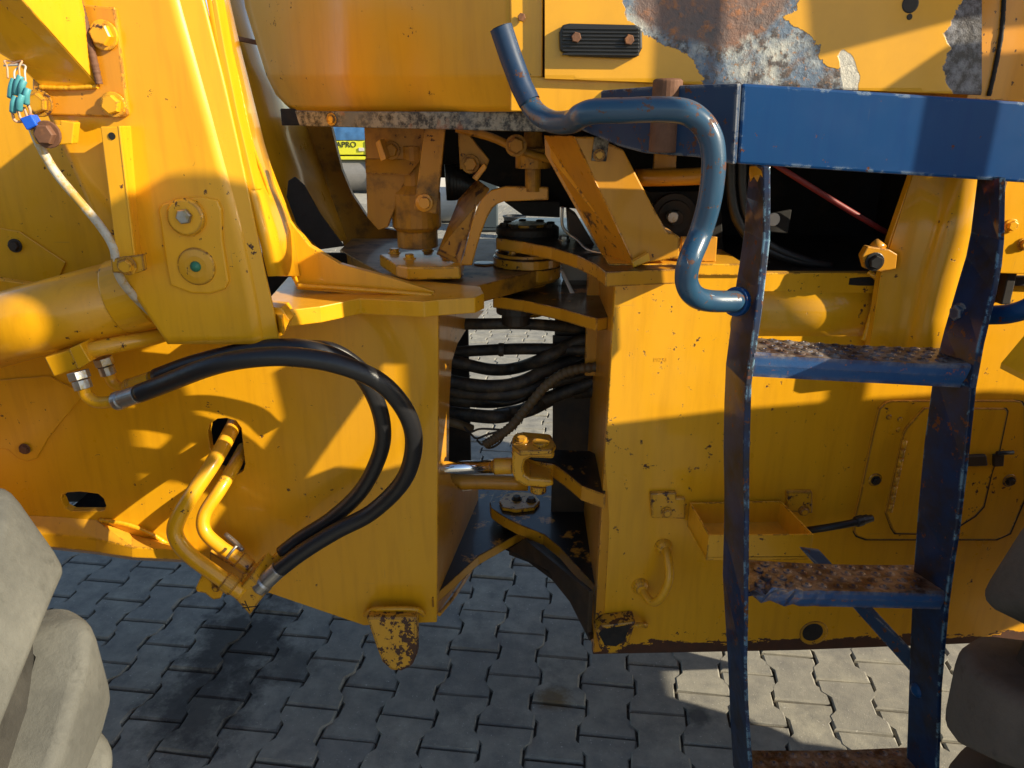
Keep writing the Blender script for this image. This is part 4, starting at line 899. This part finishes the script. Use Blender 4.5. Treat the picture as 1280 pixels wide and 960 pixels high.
# --- wheels
def wheel(name, cx, tm, label, phase):
    Rt = .76; cz, y0, y1 = Rt, .40, 1.00
    hub = Vector((cx, (y0 + y1) / 2, cz)); hw = (y1 - y0) / 2
    bm = bmesh.new(); prof = [(.33, -hw * .72), (.39, -hw * .86), (.52, -hw * .96), (.61, -hw * .93), (.672, -hw * .80), (.695, -hw * .5), (.698, 0), (.695, hw * .5), (.672, hw * .80), (.61, hw * .93), (.52, hw * .96), (.39, hw * .86), (.33, hw * .72)]
    add_disc_stack(bm, hub, (0, 1, 0), prof, 72)
    w = mk(name, bm, 'carcass', L, smooth=True, label=label)
    NL = 18
    def lug_mesh(side):
        # a thick block: narrow towards the middle of the tread, broad at the shoulder, running down the sidewall
        bm = bmesh.new(); secs = []
        # along the lug: (axial, radius of top, radius of root, angle centre, half angle)
        for a, rt, rb, tc, ha in ((-.18, .806, .745, .200, .060), (.10, .815, .75, .155, .070), (.42, .819, .75, .075, .084), (.72, .815, .74, .012, .100), (.93, .797, .715, -.012, .115), (1.05, .740, .66, -.018, .120), (1.065, .66, .605, -.022, .112), (1.01, .575, .55, -.026, .085)):
            secs.append((a * hw, rt, rb, tc, ha))
        rings = []
        for i, (a, rt, rb, tc, ha) in enumerate(secs):
            an = 1.0 if i < 4 else 0.0
            def P(r, t, ax): return Vector((r * math.sin(t), ax * side, r * math.cos(t)))
            dn = a if i < 4 else a - (.05 if i < 7 else .02)
            up_ = a
            rt *= .927; rb *= .92
            rings.append([bm.verts.new(P(rb, tc - ha * 1.18, dn)), bm.verts.new(P(rt * .985 + rb * .015, tc - ha, up_)), bm.verts.new(P(rt, tc - ha * .55, up_)), bm.verts.new(P(rt, tc + ha * .55, up_)), bm.verts.new(P(rt * .985 + rb * .015, tc + ha, up_)), bm.verts.new(P(rb, tc + ha * 1.18, dn))])
        for p, q in zip(rings, rings[1:]):
            for k in range(5): bm.faces.new((p[k], p[k + 1], q[k + 1], q[k]))
        bm.faces.new(rings[0]); bm.faces.new(rings[-1][::-1])
        bmesh.ops.recalc_face_normals(bm, faces=bm.faces[:])
        for f in bm.faces: f.smooth = True
        me = bpy.data.meshes.new('lug'); bm.to_mesh(me); bm.free(); me.materials.append(M[tm]); return me
    ms = {1: lug_mesh(1), -1: lug_mesh(-1)}
    for k in range(NL):
        for side in (1, -1):
            o = bpy.data.objects.new('lug', ms[side]); COL.objects.link(o); o.parent = w
            o.matrix_parent_inverse = w.matrix_world.inverted()
            o.matrix_basis = Matrix.LocRotScale(hub, Quaternion((0, 1, 0), 2 * math.pi * (k + (.5 if side < 0 else 0)) / NL + phase), None)
            b = o.modifiers.new('bevel', 'BEVEL'); b.width = .018; b.segments = 4; b.limit_method = 'ANGLE'; b.angle_limit = R(20); b.harden_normals = True
    turned('rim', w, hub + Vector((0, -hw * .75, 0)), (0, 1, 0), [(.33, 0), (.32, .02), (.28, .03), (.27, .20), (.12, .24), (.10, .2)], 'yel', 48)
    turned('inner_rim', w, hub + Vector((0, hw * .75, 0)), (0, -1, 0), [(.33, 0), (.32, .02), (.28, .03), (.27, .10), (.2, .12)], 'yel', 48)
    return w
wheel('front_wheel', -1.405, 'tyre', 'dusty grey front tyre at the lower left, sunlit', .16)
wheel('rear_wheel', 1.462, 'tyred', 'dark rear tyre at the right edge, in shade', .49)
for x in (-1.42, 1.46): turned('axle', L, (x, .95, .76), (0, 1, 0), [(.16, 0), (.18, .2), (.14, .5), (.14, 1.1)], 'yeldk', 32)
fc = [(.70, 1.28), (.757, 1.38), (.95, 1.475), (1.157, 1.538), (1.355, 1.556), (1.65, 1.60), (1.962, 1.634), (2.3, 1.665), (2.62, 1.66), (2.74, 1.45), (2.76, 1.16)]
fen = prism('shadow_fender', L, [Vector((x, 1.0, z)) for x, z in fc] + [Vector((x, 1.0, z + .008)) for x, z in fc[::-1]], (0, -.58, 0), 'yel', bev=0)  # unseen fender, added and curved to cast the shadow edge on the plates
bb = box('shadow_box', L, (1.02, .54, 1.86), (1.25, .66, 2.36), 'yel', bev=.01)  # unseen box on a leg, added to shade the left plate and tower
box('shadow_box_leg', bb, (1.10, .58, 1.50), (1.15, .62, 1.86), 'yel')
box('shadow_post', L, (1.12, .985, 1.545), (1.215, .997, 2.45), 'blue', bev=.003)  # unseen post, added to throw a shadow band on the beam
gr = box('shadow_rail_post', L, (1.92, .985, 1.60), (2.0, .997, 2.5), 'blue', bev=.003)  # unseen post with rails, added to cast shadows on the door
prism('shadow_rail', gr, [Vector((1.46, .99, 2.07)), Vector((2.0, .99, 2.13)), Vector((2.0, .99, 2.20)), Vector((1.60, .99, 2.17))], (0, .01, 0), 'blue')
prism('shadow_rail', gr, [Vector((1.38, .99, 2.155)), Vector((1.62, .99, 2.215)), Vector((2.0, .99, 2.25)), Vector((2.0, .99, 2.5)), Vector((1.3, .99, 2.5))], (0, .01, 0), 'blue')
box('engine_hood', L, (1.05, 1.56, 1.36), (2.9, 2.3, 2.2), 'yel', bev=.03)

# ------------------------------------------------------------------ things farther off in the yard
def wpt(px, Y, z): 
    d = ray(px, 200); return Vector(((px - 640) / F * (Y * CP - (z - CH) * SP), Y, z))
ro = empty('compact_roller', wpt(440, 17, 0), label='lime yellow roller with grey drum seen through the gap', category='roller')
ro_x = wpt(440, 17, .8).x
turned('drum', ro, (ro_x - .85, 17.3, .42), (1, 0, 0), [(.40, 0), (.42, .02), (.42, 1.58), (.40, 1.6)], 'grey', 48)
box('body', ro, (ro_x - .8, 16.9, .82), (ro_x + .36, 17.8, 1.12), 'lime', .02)
box('lower_rail', ro, (ro_x - .8, 16.88, .72), (ro_x + .36, 17.8, .79), 'lime', .01)
box('side_leg', ro, (ro_x + .36, 16.85, .1), (ro_x + .62, 17.6, 1.14), 'tarp', .03)
box('lamp', ro, (ro_x + .18, 16.87, .90), (ro_x + .30, 16.9, .97), 'pale', .004)
text('lettering', ro, 'JOMAPRO', (ro_x - .62, 16.89, .98), .17, (R(90), 0, 0), 'ink', .003)
bm = bmesh.new()
rows = []
for i in range(20):
    a = math.pi * i / 19; r = []
    for k in range(30):
        x = ro_x - .85 + 1.5 * k / 29; rr = .30 + .05 * mnoise.noise(Vector((x * 5, a * 3, 1)))
        r.append(Vector((x, 17.25 - math.cos(a) * rr * 1.2, 1.13 + math.sin(a) * rr * 1.3)))
    rows.append(r)
grid('seat_cover', ro, rows, 'tarp')
t2 = empty('steel_drum', wpt(565, 12, 0), label='pale grey steel drum lying beyond the steering arm', category='drum')
dx = wpt(556, 12, .3).x
turned('shell', t2, (dx - .4, 12.2, .36), (1, 0, 0), [(.34, 0), (.36, .02), (.36, .55), (.37, .58), (.36, .61), (.36, .9), (.34, .92)], 'pale', 40)
turned('end_cap', t2, (dx + .53, 12.2, .36), (1, 0, 0), [(.30, 0), (.28, .004)], 'grey', 40)
t3 = empty('steel_cabinet', wpt(612, 11, 0), label='slate coloured cabinet standing behind the joint', category='cabinet')
cx_ = wpt(606, 11, .5).x
box('body', t3, (cx_ - .1, 11, .03), (cx_ + .18, 11.6, .95), 'dkgreen', .01); box('plinth', t3, (cx_ - .08, 11.02, 0), (cx_ + .16, 11.58, .03), 'black')
box('door', t3, (cx_ - .09, 10.985, .08), (cx_ + .17, 11.0, .9), 'dkgreen', .004)
t4 = bmesh.new(); bx_ = wpt(643, 10.5, .2).x
add_disc_stack(t4, (bx_, 10.5, 0), (0, 0, 1), [(.12, 0), (.15, .28), (.165, .29), (.165, .31), (.14, .31), (.11, .02)], 24)
t4 = mk('rubber_bucket', t4, 'black', None, label='black rubber bucket on the far paving'); t4['category'] = 'bucket'
